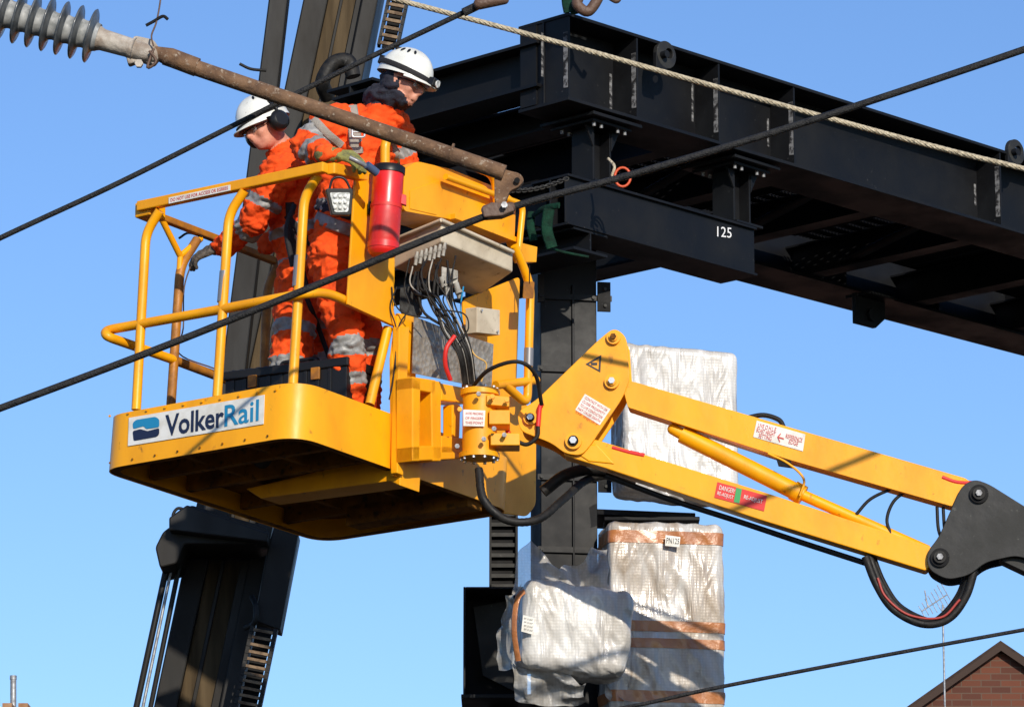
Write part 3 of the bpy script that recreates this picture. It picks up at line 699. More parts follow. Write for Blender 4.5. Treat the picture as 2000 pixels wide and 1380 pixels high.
def strap(parent,bv,path,w,mt,name='harness_strap',off=.006):
    P=[];Nn=[]
    pts=[]
    for i in range(len(path)-1):
        for k in range(6): t=k/6; pts.append((path[i][0]*(1-t)+path[i+1][0]*t,path[i][1]*(1-t)+path[i+1][1]*t))
    pts.append(path[-1])
    for x,y in pts:
        d=ray(x,y).normalized(); h=bv.ray_cast(CAM,d)
        if h[0] is not None: P.append(h[0]-d*off); Nn.append(-d)
    if len(P)<3: return
    S=[P[0]]+[(P[i-1]+P[i]+P[i+1])/3 for i in range(1,len(P)-1)]+[P[-1]]
    mb=MB(); mb.tube(S,.01,mt,8,flat=(w,.004,Nn)); mb.obj(name,parent)
w2=empty('person',U(712,862,19.92),'worker in orange hi-vis jacket, navy snood and white headlamp helmet','person')
Y=19.85
hc=U(789,158,Y-.05); f=V((.84,-.42,-.34)).normalized(); u=V((.32,-.08,.94)); E_,r,u=headels(hc,f,u)
pel=U(668,480,19.98); che=U(706,292,19.92); nek=U(748,205,19.88)
rs=U(648,238,19.78); re=U(596,287,19.72); rw=U(640,301,19.48)
ls=U(765,245,20.08); le=U(795,345,20.2); lw=U(835,410,20.35)
rh=U(645,500,19.92); lh=U(698,500,20.08); rk=U(680,672,19.86); lk=U(712,675,20.08); ra=U(680,838,19.95); la_=U(712,845,20.15)
caps=[(pel,.155,che,.175,ORG,[(.30,.42)]),(che,.17,nek-Z*.06,.10,ORG,None),(rs,.090,ls,.090,ORG,None),(nek-Z*.08,.085,nek-Z*.02,.078,ORG,None),
 (nek-Z*.02,.078,hc-u*.05-f*.02,.074,NAVY,None),
 (rs,.092,re,.075,ORG,[(.45,.8)]),(re,.075,rw,.052,ORG,[(.35,.62)]),(ls,.09,le,.072,ORG,[(.4,.6)]),(le,.07,lw,.05,ORG,None),
 (rh,.115,rk,.088,ORG,None),(lh,.115,lk,.088,ORG,None),(rk,.090,ra,.078,ORG,[(-.02,.12),(.32,.46)]),(lk,.090,la_,.078,ORG,[(-.02,.12),(.32,.46)]),
 (ra,.055,ra+V((.05,-.02,-.04)),.05,BOOT,None),(ra+V((.05,-.02,-.04)),.05,ra+V((.14,-.02,-.05)),.042,BOOT,None),(la_,.055,la_+V((.05,0,-.04)),.05,BOOT,None),(la_+V((.05,0,-.04)),.05,la_+V((.15,.06,-.05)),.042,BOOT,None),
 (rw,.034,U(655,303,19.46),.032,ORG,None)]
E_.append((nek+V((.02,-.02,.03)),(V((.11,0,0)),V((0,.11,0)),V((0,0,.075))),NAVY))
E_.append((hc-u*.096-f*.0,(f*.085,r*.080,u*.050),NAVY))
E_.append((hc-f*.030-u*.03,(f*.080,r*.096,u*.095),NAVY))
b2,bv2=build_body('body',w2,caps,E_,.009,3,.017,seed=1)
helmet(w2,hc,f,r,u,True); glasses(w2,hc,f,r,u)
C=handcaps(rw+V((.03,-.01,0)),V((.86,-.25,-.30)),V((.2,-.55,.8)),-1,.5,GLOVE,1.15)
C.append((rw-V((.02,0,0)),.045,rw+V((.045,-.015,-.01)),.036,GLOVE,None))
build_body('glove',w2,C,[],.005,2,0)
strap(w2,bv2,[(692,172),(684,200),(690,240),(697,300)],.032,STRAPG); strap(w2,bv2,[(612,232),(640,262),(668,285)],.02,STRAPG)
strap(w2,bv2,[(760,265),(772,300),(775,330)],.02,STRAPG); 
strap(w2,bv2,[(610,420),(650,438),(690,452)],.03,REFL,'reflective_band')
strap(w2,bv2,[(612,395),(650,410),(690,420)],.028,NAVY,'tool_belt')
pl=Plane(U(700,256,19.66),V((0,-1,-.1)))
mb=MB(); P=[pl.hit(*p) for p in [(688,248),(712,248),(712,268),(688,268)]]; mb.tube(fillet(P+[P[0]],.01),.006,BOLT,8); mb.tube([pl.hit(688,258),pl.hit(712,258)],.005,BOLT,8); mb.obj('harness_buckle',w2)
tl=MB(); S_=fillet([U(683,308,19.36),U(700,316,19.36),U(728,332,19.42)],.02); tl.tube(S_,.012,GTAPE,10)
tl.cyl(U(716,322,19.38),U(736,338,19.42),.02,BGRIP,12); tl.obj('hand_tool',None,'grey and blue hand tool held by the gloved worker','tool')
def surfquad(parent,bv,q,body,mt,name):
    out=[]
    for p in q:
        d=ray(*p).normalized(); h=bv.ray_cast(CAM,d)
        if h[0] is None: return
        out.append(h[0]-d*.016)
    TL,TR,BL=out
    text(body,BL,TR-TL,TL-BL,mt,name,parent)
w1=empty('person',U(612,910,20.35),'worker in orange suit, white helmet and ear defenders gripping the gate','person')
hc=U(516,246,20.2); f=V((-.76,-.60,-.38)).normalized(); u=V((-.42,-.1,.89)); E1,r,u=headels(hc,f,u)
pel=U(612,525,20.38); che=U(578,365,20.32); nek=U(560,290,20.28)
ns=U(548,332,20.12); ne=U(497,432,20.18); nw=U(432,482,20.45)
fs_=U(610,312,20.5); fe=U(585,430,20.62); fw_=U(520,480,20.7)
h1=U(585,545,20.30); h2=U(640,545,20.46); k1=U(568,715,20.2); k2=U(640,705,20.42); a1=U(585,885,20.3); a2=U(645,890,20.45)
caps=[(pel,.16,che,.175,ORG,[(.05,.17),(.42,.54)]),(che,.165,nek-Z*.05,.10,ORG,None),(ns,.09,fs_,.09,ORG,None),(nek-Z*.06,.075,nek-Z*.02,.065,ORG,None),(nek-Z*.02,.058,hc-u*.05-f*.02,.055,SKIN,None),
 (ns,.092,ne,.074,ORG,[(.55,.72)]),(ne,.074,nw,.052,ORG,[(.10,.30)]),(fs_,.09,fe,.07,ORG,None),(fe,.07,fw_,.05,ORG,None),
 (h1,.12,k1,.095,ORG,[(.55,.68)]),(h2,.12,k2,.095,ORG,[(.55,.68)]),(k1,.098,a1,.085,ORG,[(-.1,.12),(.35,.5)]),(k2,.098,a2,.085,ORG,[(-.1,.12),(.35,.5)]),
 (a1,.055,a1+V((-.05,-.02,-.04)),.05,BOOT,None),(a1+V((-.05,-.02,-.04)),.05,a1+V((-.18,-.08,-.05)),.042,BOOT,None),(a2,.055,a2+V((-.05,0,-.04)),.05,BOOT,None),(a2+V((-.05,0,-.04)),.05,a2+V((-.18,-.05,-.05)),.042,BOOT,None)]
b1,bv1=build_body('body',w1,caps,E1,.009,3,.017,seed=7)
helmet(w1,hc,f,r,u,False); glasses(w1,hc,f,r,u)
C=handcaps(nw+V((-.02,.01,-.005)),V((-.75,.15,-.25)),V((-.1,-.5,.85)),1,.5,GLOVD,1.15); C.append((nw+V((.02,0,.01)),.045,nw+V((-.03,.01,-.005)),.036,GLOVD,None))
build_body('glove',w1,C,[],.005,2,0)
for s in (1,-1):
    mb=MB(); q=hc+r*s*.092-u*.02-f*.01; mb.tube([q,q+r*s*.008,q+r*s*.038,q+r*s*.048],[.050,.056,.050,.034],BPL,22)
    mb.tube(spline([q+r*s*.03+u*.03,q+r*s*.035+u*.07,hc+r*s*.10+u*.09],5),.008,BPL,8); mb.obj('ear_defender',w1)
strap(w1,bv1,[(566,395),(568,440),(580,500),(595,560)],.022,STRAPB); strap(w1,bv1,[(560,420),(600,470),(660,520)],.018,STRAPB)
strap(w1,bv1,[(590,560),(615,620),(640,690),(662,735)],.012,STRAPB,'lanyard',.02)
mb=MB(); mb.tube(spline([U(575,400,20.05),U(560,450,20.02),U(572,520,20.02)],6),.014,STRAPB,8); mb.obj('harness_strap',w1)
surfquad(w1,bv1,[(505,312),(528,306),(505,338)],'GROUP',NAVY,'jacket_print')
surfquad(w2,bv2,[(602,205),(634,210),(600,222)],'RAIL',WHT,'jacket_print')
# ================================================================ GANTRY
gan=empty('signal_gantry',V((U(1100,600,22.4).x,22.4,0)),'black painted steel signal gantry beams bolted on a column','gantry')
T0=U(1110,24,21.0); T1=U(1945,286,23.57); T1.z=T0.z
dB=(T1-T0).normalized(); nB=dB.cross(Z).normalized()
if nB.y>0: nB=-nB
HB=.47; WB=.36
cT=T0-nB*WB/2
Lb=7.2
mb=MB(); mb.ibeam(cT,cT+dB*Lb,HB,WB,BLK,.018,.012); nb_=mb.obj('main_beam',gan,bevel=.002)
pBm=Plane(T0,nB)
def tpar(px):
    P=pBm.hit(px,120+(px-1110)*.29); return (P-T0).dot(dB)
sts=[tpar(x) for x in (1112,1245,1405,1552,1955)]+[tpar(1955)+.9,tpar(1955)+1.8]
mb=MB()
for t in sts:
    for s in (1,-1): mb.cut(); mb.par(cT+dB*t-Z*.0175+nB*.0055*s,dB*.012,nB*(WB/2-.012)*s,-Z*(HB-.035),BLK)
mb.obj('web_stiffener',gan)
mb=MB(); random.seed(4)
for t in sts:
    for s in (-1,1):
        z0=random.uniform(.04,.2); z1=random.uniform(.3,.44)
        x=t+(-.030 if s<0 else .016)
        mb.cut(); mb.par(cT+dB*x-Z*z0+nB*.0075,dB*random.uniform(.012,.02),nB*.0015,-Z*(z1-z0),CHALK)
    mb.cut(); mb.par(cT+dB*(t-.001)-Z*.1+nB*.14,dB*-.0015,nB*.03,-Z*.3,CHALK)
mb.cut(); mb.par(cT+dB*.02-Z*.03+nB*.0075,dB*.3,nB*.0015,-Z*.014,CHALK); mb.cut(); mb.par(cT+dB*.5-Z*.42+nB*.0075,dB*.45,nB*.0015,-Z*.012,CHALK)
mb.obj('weld_bead',nb_)
mb=MB(); mb.par(cT-dB*.004-nB*(WB/2-.02)-Z*.02,nB*(WB-.04)*.35,dB*.012,-Z*(HB-.04),BLK); mb.obj('end_plate',gan)
for px,py in ((1300,108),(1985,298)):
    t=tpar(px); c=cT+dB*t+nB*(WB/2+.01); c.z=pBm.hit(px,py).z
    mb=MB()
    a=[c+dB*(cos(q)*.075)+Z*(sin(q)*.075) for q in [2*pi*k/28 for k in range(28)]]
    h_=[c+Z*.012+dB*(cos(q)*.028+.022)+Z*(sin(q)*.028) for q in [2*pi*k/28 for k in range(28)]]
    vs=a+h_+[p-nB*.03 for p in a]+[p-nB*.03 for p in h_]; m_=28; fs=[]
    for k in range(m_):
        k2=(k+1)%m_; fs+=[[k,k2,m_+k2,m_+k],[2*m_+k,3*m_+k,3*m_+k2,2*m_+k2],[k,2*m_+k,2*m_+k2,k2],[m_+k,m_+k2,3*m_+k2,3*m_+k]]
    mb.add(vs,fs,KNK); mb.par(c-dB*.08-nB*.001,dB*.085,Z*-.10,-nB*.026,BLK)
    mb.cyl(c-dB*.035+nB*.001-Z*.01,c-dB*.035+nB*.035-Z*.01,.02,BLK,12)
    mb.obj('lifting_lug',gan,bevel=.003)
zb=cT.z-HB
Fb1=RZ(2000,655,zb)
gap=(Fb1-T0).dot(-nB)
fc=T0-nB*(gap+WB/2); fc.z=cT.z
mb=MB(); mb.ibeam(fc+dB*.1,fc+dB*(Lb+2.5),HB,WB,BLK,.018,.012); mb.obj('main_beam',gan,bevel=.002)
mb=MB()
for k in range(9): 
    t=.5+k*.9; mb.cut(); mb.par(fc+dB*t-Z*.0175+nB*.0055,dB*.012,nB*(WB/2-.012),-Z*(HB-.035),BLK)
mb.obj('web_stiffener',gan)
mb=MB()
x0=cT-nB*(WB/2)
for t in (1.15,2.0,2.9,3.8,4.8,5.8): mb.cut(); mb.ibeam(x0+dB*t-Z*.25,x0+dB*t-nB*(gap-WB/2-.0)-Z*.25,.20,.12,BLK,.012,.008)
mb.cut(); mb.ibeam(cT-nB*.02+dB*.08-Z*.11,fc+dB*.08-Z*.11,.25,.22,BLK,.016,.01)
mb.cut(); mb.ibeam(cT-nB*.02+dB*.42-Z*.30,fc+dB*.42-Z*.30,.16,.16,BLK,.016,.01)
mb.obj('cross_beam',gan)
mb=MB()
z_=.235
for k in range(30):
    t=.9+k*.21
    if k in (4,9,13,14,19): continue
    mb.par(x0+dB*t-Z*z_,dB*.205,-nB*(gap-WB),Z*.006,BLK2)
for k in (4,9,13,14,19):
    t=.9+k*.21
    for j in range(12): mb.par(x0+dB*t-Z*z_-nB*(gap-WB)*(j/12),dB*.205,-nB*(gap-WB)*.055,Z*.006,BLK2)
    for j in range(7): mb.par(x0+dB*(t+j*.03)-Z*(z_-.0075),dB*.014,-nB*(gap-WB),Z*.006,BLK2)
dk=mb.obj('walkway_deck',gan)
mb=MB()
for t in (1.5,2.45,3.4): 
    a=x0+dB*t-Z*.4; b=x0+dB*(t+.5)-nB*(gap-WB)-Z*.4
    mb.cut(); mb.tube([a,b],.03,BLK,4)
mb.cut(); mb.tube([x0+dB*.6-Z*.38,x0+dB*.6-nB*(gap-WB)-Z*.38],.05,BLK,16)
mb.obj('diagonal_brace',gan)
mb=MB(); c=RZ(1700,578,zb-.03); mb.prism([c-dB*.14,c+dB*.14,c+dB*.14-Z*.12,c+dB*.05-Z*.19,c-dB*.14-Z*.19],-nB*.03,BLK); mb.prism([c-dB*.12+nB*.1,c+dB*.12+nB*.1,c+dB*.12+nB*.1-Z*.02,c-dB*.12+nB*.1-Z*.02],-nB*.2,BLK)
mb.cyl(c+nB*.02-Z*.12,c-nB*.06-Z*.12,.04,BLK,16); mb.obj('hanging_bracket',gan,bevel=.003)
S0=U(1110,338,21.10); S1=U(1478,420,22.2); S1.z=S0.z
dS=(S1-S0); dS.z=0; dS.normalize(); nS=dS.cross(Z).normalized(); nS=nS if nS.y<0 else -nS
wS=.26; cS=S0-nS*wS/2; LS=(S1-S0).length; hS=.27
mb=MB(); mb.ibeam(cS,cS+dS*LS,hS,wS,BLK,.014,.010)
mb.par(cS+nS*.10-Z*.0135,dS*LS,nS*.01,-Z*(hS-.027),BLK); sb=mb.obj('spreader_beam',gan,bevel=.002)
pSp=Plane(cS+nS*.112,nS)
qtext(pSp,[(1400,442),(1428,446),(1428,465),(1400,462)],.003,'125',CHK,'beam_number',sb)
for px in (1155,1428):
    t=(Plane(cS,nS).hit(px,350).xy-cS.xy).dot(dS.xy); b0=cS+dS*t; hgt=zb-b0.z
    mb=MB(); 
    mb.par(b0-dS*.11-nS*.13+Z*.001,dS*.22,nS*.26,Z*.014,BLK); mb.par(b0-dS*.15-nS*.15+Z*(hgt-.05),dS*.30,nS*.30,Z*.016,BLK)
    mb.par(b0-dS*.19-nS*.19+Z*(hgt-.030),dS*.38,nS*.38,Z*.018,BLK)
    mb.par(b0-dS*.07-nS*.075,dS*.012,nS*.15,Z*(hgt-.05),BLK); mb.par(b0+dS*.06-nS*.075,dS*.012,nS*.15,Z*(hgt-.05),BLK); mb.par(b0-dS*.06-nS*.006,dS*.12,nS*.012,Z*(hgt-.05),BLK)
    for s in (-1,1): mb.prism([b0+dS*(s*.07)+nS*.08+Z*(hgt-.05),b0+dS*(s*.13)+nS*.08+Z*(hgt-.05),b0+dS*(s*.07)+nS*.08+Z*(hgt-.16)],-nS*.012,BLK)
    sc_=mb.obj('stub_column',gan,bevel=.002)
    mb=MB()
    for s in (-.15,-.08,.08,.15):
        for w_ in (-.12,.16): 
            mb.cut(); mb.bolt(b0+dS*s+nS*w_+Z*(hgt+.018 if w_>0 else hgt),Z,.010,GALV,.014); mb.cut(); mb.bolt(b0+dS*s*.8+nS*w_*.8+Z*(hgt-.05),-Z,.010,GALV,.020)
    mb.obj('bolt',sc_)
hx=cS+dS*.18-Z*hS
mb=MB(); mb.ibeam(hx+nS*.12,hx-nS*(gap+.1),.12,.26,BLK,.014,.010); mb.cut(); mb.ibeam(cS+dS*.12-nS*.13,cS+dS*.12-nS*(gap),.24,.20,BLK)
mb.cut(); mb.ibeam(cS+dS*1.0-nS*.13,cS+dS*1.0-nS*gap,.24,.20,BLK); mb.obj('transverse_beam',gan)
cx=U(1100,600,22.0); zt=U(1100,500,22.0).z
mb=MB(); wc=.30
base=V((cx.x,cx.y,0))
a=V((.985,.17,0)); b_=V((-.17,.985,0))
for s in (-1,1): mb.par(base-a*(wc/2)+b_*(s*.15-.008),a*wc,b_*.016,Z*(zt+.1),BLK)
mb.par(base-a*.007-b_*.14,a*.014,b_*.28,Z*(zt+.1),BLK)
mb.par(base-a*.152-b_*.145,a*.012,b_*.29,Z*(zt+.1),BLK)
mb.par(base+a*.015-b_*.175,a*.012,b_*.02,Z*(zt-.2),BLK)
mb.obj('column',gan,bevel=.003)
mb=MB()
for z0 in (U(0,600,22).z,U(0,740,22).z,U(0,950,22).z,U(0,1090,22).z):
    mb.cut()
    mb.par(base-a*.17-b_*.175+Z*z0,a*.40,b_*.012,Z*.03,BLK); mb.par(base+a*.15-b_*.19+Z*(z0-.06),a*.07,b_*.012,Z*.16,BLK2)
    mb.bolt(base-a*.15-b_*.175+Z*(z0+.015),-b_,.01,KNK); mb.bolt(base+a*.13-b_*.175+Z*(z0+.015),-b_,.01,KNK); mb.bolt(base+a*.19-b_*.19+Z*(z0+.06),-b_,.009,KNK); mb.bolt(base+a*.19-b_*.19+Z*(z0-.03),-b_,.009,KNK)
mb.obj('band_clamp',gan)
mb=MB(); p0=U(955,1400,22.1); zz=U(0,900,22.1).z
mb.par(V((p0.x,22.1,0)),V((.012,0,0)),V((0,.10,0)),Z*zz,BLK); mb.par(V((p0.x+.14,22.1,0)),V((.012,0,0)),V((0,.10,0)),Z*zz,BLK); mb.par(V((p0.x+.012,22.15,0)),V((.128,0,0)),V((0,.01,0)),Z*zz,BLK2)
z0=U(0,1400,22.1).z-.3
while z0<zz: mb.par(V((p0.x+.012,22.12,z0)),V((.128,0,0)),V((0,.012,0)),Z*.02,KNK); z0+=.055
mb.obj('ladder_rack',gan)
mb=MB()
mb.par(U(1050,535,21.8),V((.035,0,0)),V((0,.02,0)),-Z*.15,KNK)
mb.obj('slotted_bracket',gan)
mb=MB()
mb.par(U(1090,990,21.9),V((.72,0,-.03)),V((0,.4,0)),-Z*.03,BLK); mb.cut(); mb.par(U(1180,1008,21.85),V((.5,0,0)),V((0,.3,0)),-Z*.02,BLK)
mb.cut(); mb.par(U(1150,1330,22.0),V((.15,0,0)),V((0,.15,0)),-Z*.3,BLK); mb.obj('equipment_shelf',gan,bevel=.003)
mb=MB()
for px in (1190,1245,1300): mb.cut(); mb.cyl(U(px,1000,21.95),U(px,1030,21.95),.02,BLK,10)
mb.obj('shelf_spacer',gan)
cab=empty('equipment_bracket',U(950,1360,21.7),'black steel open-fronted equipment bracket fixed to the column','bracket')
mb=MB(); c0=U(905,1145,21.7); zc=-Z*(U(0,1145,21.7).z-U(0,1355,21.7).z)
mb.par(c0,V((.012,0,0)),V((0,.35,0)),zc,BLK); mb.par(c0+V((.012,.33,0)),V((.32,0,0)),V((0,.012,0)),zc,BLK2); mb.par(c0+V((.012,0,-.0)),V((.32,.0,0)),V((0,.33,0)),-Z*.012,BLK)
mb.obj('shell',cab,bevel=.003)
mb=MB(); mb.prism([c0+V((.05,.28,-.06)),c0+V((.26,.28,-.02)),c0+V((.26,.28,-.5)),c0+V((.10,.28,-.42))],V((0,.02,0)),KNK); mb.obj('gusset',cab)
mb=MB(); mb.par(c0+V((-.01,-.01,0))+zc,V((.38,0,0)),V((0,.37,0)),-Z*.02,BLK); mb.obj('base_plate',cab,bevel=.003)
mb=MB(); mb.tube(spline([U(1188,310,21.0),U(1200,325,20.95),U(1196,345,20.95),U(1212,352,20.95)],6),.008,ROPE,8)
for k in range(2):
    c=U(1216,346,20.93-k*.03); mb.tube([c+V((cos(q)*.04,0,sin(q)*.05)) for q in [2*pi*i/20 for i in range(21)]],.007,OCORD,7)
mb.obj('rope_coil',None,'orange and beige rope coil tied to the stub column','rope')
mb=MB()
def rib(P,w,mt,nrm=V((0,-1,0)),k=6):
    S=spline([U(*p) for p in P],k); mb.tube(S,.01,mt,8,flat=(w,.007,[nrm]*len(S)))
rib([(1072,408,21.0),(1068,448,21.0),(1078,484,21.0)],.030,GRN)
rib([(1038,415,21.3),(1036,440,21.2),(1042,470,21.2)],.022,GRN); rib([(1066,482,21.1),(1100,492,21.0),(1150,502,21.0)],.009,GRN,V((0,-.6,.8)))
rib([(1036,425,21.3),(1060,408,21.1),(1092,401,21.0)],.017,GRN)
mb.obj('lifting_sling',None,'green webbing lifting sling looped round the column head','sling')
mb=MB(); rib([(1105,-60,20.85),(1108,0,20.85),(1112,24,20.85)],.03,GRN); rib([(1125,-60,20.9),(1120,0,20.9),(1126,26,20.85)],.03,GRN); mb.obj('lifting_sling',None,'green webbing sling round the beam end under the hook','sling')
mb=MB(); mb.tube(spline([U(1160,-40,20.8),U(1172,-15,20.8),U(1150,22,20.8),U(1128,10,20.8),U(1130,-5,20.8)],8),.028,HOOK,12); mb.tube(spline([U(1150,-30,20.8),U(1190,-5,20.8),U(1205,2,20.8),U(1212,-10,20.8)],6),.014,HOOK,10); mb.obj('crane_hook',None,'rusty steel crane hook above the beam','hook')
mb=MB()
for i in range(22):
    t=i/21; c=U(985+t*120,372-t*22+8*sin(t*pi),21.0); ax=V((1,0,.2)).normalized(); o_=V((0,0,1)) if i%2 else V((0,1,0))
    mb.tube([c+ax*cos(q)*.016+o_*sin(q)*.010 for q in [2*pi*k/10 for k in range(11)]],.004,KNK,6)
mb.obj('chain',None,'dark steel chain hanging between sling and beam','chain')
# ================================================================ wrapped boxes
def wrap(name,c,ax,ay,az,hx_,hy_,hz_,rad,label,seed,tapes=(),amp=.012,nsub=56,mt_=None):
    ax,ay,az=[v.normalized() for v in (ax,ay,az)]
    H_=V((hx_,hy_,hz_))
    root=empty(name,c-az*hz_,label,'wrapped box',group='bubble wrapped equipment on the column')
    def surf(p,off=0):
        inner=V([max(-H_[i]+rad,min(H_[i]-rad,p[i])) for i in range(3)]); d=p-inner
        d=d.normalized() if d.length>1e-6 else V((0,0,1))
        q=inner+d*rad; s=V((seed*7.1,0,0))
        w=V((q.x*1.0+q.z*.35,q.y,q.z*.45))
        k=(1-abs(noise.noise(w*7+s))*2.4)*.55+.8*noise.noise(q*2.6+s)+.25*(1-abs(noise.noise(w*17+s))*2.2)
        q=q+d*(amp*k+off)
        return c+ax*q.x+ay*q.y+az*q.z
    def faces(mb,zr,off,mt,caps_=True):
        n=nsub
        for axn in range(3):
            for s in (-1,1):
                if axn==2 and not caps_: continue
                o1,o2=[i for i in range(3) if i!=axn]
                vs=[];fs=[]
                for i in range(n+1):
                    for j in range(n+1):
                        p=V((0,0,0)); p[axn]=s*H_[axn]; p[o1]=H_[o1]*(2*i/n-1); p[o2]=H_[o2]*(2*j/n-1)
                        if zr and o2==2: p[2]=zr[0]+(zr[1]-zr[0])*j/n
                        vs.append(surf(p,off))
                for i in range(n):
                    for j in range(n): fs.append([i*(n+1)+j,(i+1)*(n+1)+j,(i+1)*(n+1)+j+1,i*(n+1)+j+1])
                mb.add(vs,fs,mt,True)
    mb=MB(); faces(mb,None,0,mt_ or BUB); mb.obj('bubble_wrap',root,merge=True)
    for z0,z1 in tapes:
        mb=MB(); faces(mb,(z0,z1),.0035,TAPE,False); mb.obj('parcel_tape',root,merge=True)
    return root,surf
def film(root,P,seed,amp=.05,n=26,name='loose_film',mt=None):
    mb=MB(); vs=[];fs=[]
    nr=(P[1]-P[0]).cross(P[3]-P[0]).normalized()
    for i in range(n+1):
        for j in range(n+1):
            s=i/n;t=j/n
            p=P[0]*(1-s)*(1-t)+P[1]*s*(1-t)+P[2]*s*t+P[3]*(1-s)*t
            q=p*8+V((seed*5,0,0)); k=abs(noise.noise(q))*2-.6+.3*noise.noise(p*20)
            e=1-min(s,1-s,t,1-t)*2
            p=p+nr*amp*k+V((noise.noise(q+V((3,1,2))),0,noise.noise(q+V((9,4,1)))))*.06*e
            vs.append(p)
    for i in range(n):
        for j in range(n): fs.append([i*(n+1)+j,(i+1)*(n+1)+j,(i+1)*(n+1)+j+1,i*(n+1)+j+1])
    mb.add(vs,fs,mt or FILM,True); mb.obj(name,root)
Yb=21.6
c=U(1318,832,Yb+.2)
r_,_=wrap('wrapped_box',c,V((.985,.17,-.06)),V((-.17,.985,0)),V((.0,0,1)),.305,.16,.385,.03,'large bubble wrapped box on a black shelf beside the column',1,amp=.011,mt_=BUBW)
film(r_,[U(1190,900,21.45),U(1215,900,21.5),U(1330,985,21.6),U(1200,950,21.5)],12,.04)
c=U(1290,1215,Yb+.15)
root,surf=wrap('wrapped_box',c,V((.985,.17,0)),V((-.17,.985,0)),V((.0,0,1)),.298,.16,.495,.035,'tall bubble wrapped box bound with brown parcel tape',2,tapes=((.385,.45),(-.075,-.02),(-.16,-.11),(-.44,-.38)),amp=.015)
film(root,[U(1180,1330,21.5),U(1290,1400,21.5),U(1250,1420,21.6),U(1190,1410,21.6)],3)
pl=Plane(U(1314,1055,21.555),V((.17,-.985,0)))
flatquad(pl,[(1300,1044),(1329,1048),(1327,1068),(1299,1065)],.0,WHT,'box_label',root); qtext(pl,[(1302,1049),(1327,1052),(1326,1062),(1301,1060)],.003,'PN125',TBLK,'label_lettering',bpy.data.objects['box_label'])
c=U(1118,1235,21.1)
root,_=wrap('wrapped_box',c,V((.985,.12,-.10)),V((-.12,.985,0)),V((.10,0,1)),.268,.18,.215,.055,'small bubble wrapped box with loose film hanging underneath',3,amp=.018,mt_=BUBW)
film(root,[U(985,1290,21.0),U(1150,1330,21.0),U(1130,1380,21.15),U(1010,1375,21.05)],5,.06)
film(root,[U(1000,1160,21.05),U(1040,1060,21.15),U(1100,1120,21.2),U(1090,1160,21.05)],6,.05)
film(root,[U(1060,1150,21.15),U(1120,1100,21.2),U(1190,1070,21.3),U(1190,1160,21.2)],8,.05)
film(root,[U(980,1160,21.1),U(1015,1140,21.0),U(1010,1310,21.0),U(978,1300,21.1)],9,.03)
mb=MB(); mb.tube(spline([U(1030,1150,20.93),U(1010,1170,20.9),U(1004,1230,20.9),U(1012,1290,20.93)],6),.012,TAPE,8,flat=(.016,.003,[V((-.5,-1,0))]*19)); mb.obj('parcel_tape',root)
pl=Plane(U(1030,1220,20.86),V((0,-1,0))); flatquad(pl,[(1022,1200),(1044,1206),(1040,1238),(1018,1232)],0,WHT,'box_label',root)
for k in range(4): qtext(pl,[(1024,1205+k*7),(1041,1209+k*7),(1040,1212+k*7),(1023,1208+k*7)],.003,'REF 125 UNIT',TBLK,'label_lettering',bpy.data.objects['box_label.001'])
# ================================================================ insulator strut + wires
st_=empty('insulator_strut',U(960,415,17.0),'rusty steel cantilever tube with grey ribbed porcelain insulator','insulator')
Yw=17.0
a0=U(322,112,Yw); a1=U(985,338,Yw)
mb=MB(); mb.cyl(a0,a1,.0335,RUST,24); mb.tube([U(300,102,Yw),U(332,112,Yw),U(385,132,Yw)],[.026,.040,.040],RUST,18); mb.obj('tube',st_)
plw=Plane(U(1000,350,Yw),V((0,-1,0)))
mb=MB(); mb.prism(fillet([plw.hit(*p) for p in [(965,322),(990,332),(1016,338),(1025,352),(1012,366),(996,372),(985,400),(966,398)]],.02,True),V((0,.04,0)),RUST)
mb.cyl(U(1010,352,Yw-.02),U(1010,352,Yw+.06),.012,BLK2,12); mb.obj('end_bracket',st_,bevel=.004)
mb=MB(); mb.cyl(U(880,298,Yw),U(884,299,Yw),.04,RUST,20); mb.obj('collar',st_)
mb=MB(); mb.caps(U(950,410,Yw),.022,U(998,405,Yw),.022,HOOK); mb.prism([plw.hit(*p,off=.03) for p in [(940,408),(960,398),(1000,400),(1005,415),(980,425),(945,428)]],V((0,.06,0)),HOOK); mb.bolt(U(985,402,Yw-.04),V((0,-1,0)),.014,GALV,.02); mb.obj('wire_clamp',st_,bevel=.006)
mb=MB(); mb.tube([U(190,75,Yw),U(200,78,Yw),U(258,95,Yw),U(262,96,Yw)],[.055,.046,.042,.05],CAST,22)
mb.caps(U(258,96,Yw),.045,U(300,108,Yw),.035,CAST); mb.prism(fillet([plw.hit(*p,off=.01) for p in [(262,70),(300,78),(318,105),(300,128),(275,118),(250,128),(246,108)]],.015,True),V((0,.05,0)),CAST)
mb.bolt(U(272,126,Yw-.02),V((0,-1,0)),.018,CAST,.02); mb.obj('socket_fitting',st_,bevel=.006)
mb=MB(); i0=U(-90,0,Yw); i1=U(192,74,Yw); di=(i1-i0).normalized(); Li=(i1-i0).length
n_=10; pts=[];R=[]
for k in range(n_):
    s=k/n_*Li; w=Li/n_
    big=.112
    for t,r_ in ((0,.058),(.30,.060),(.36,.085),(.42,big),(.50,big+.004),(.56,big-.004),(.62,.080),(.74,.062)): pts.append(i0+di*(s+w*t)); R.append(r_)
pts.append(i1); R.append(.058)
mb.tube(pts,R,PORC,40)
mt_l=mb.mi(PORCL)
for fi,fv in enumerate(mb.f):
    if len(fv)==4 and (fv[0]//40)%8 in (7,0): mb.m[fi]=mt_l
mb.obj('ribbed_insulator',st_)
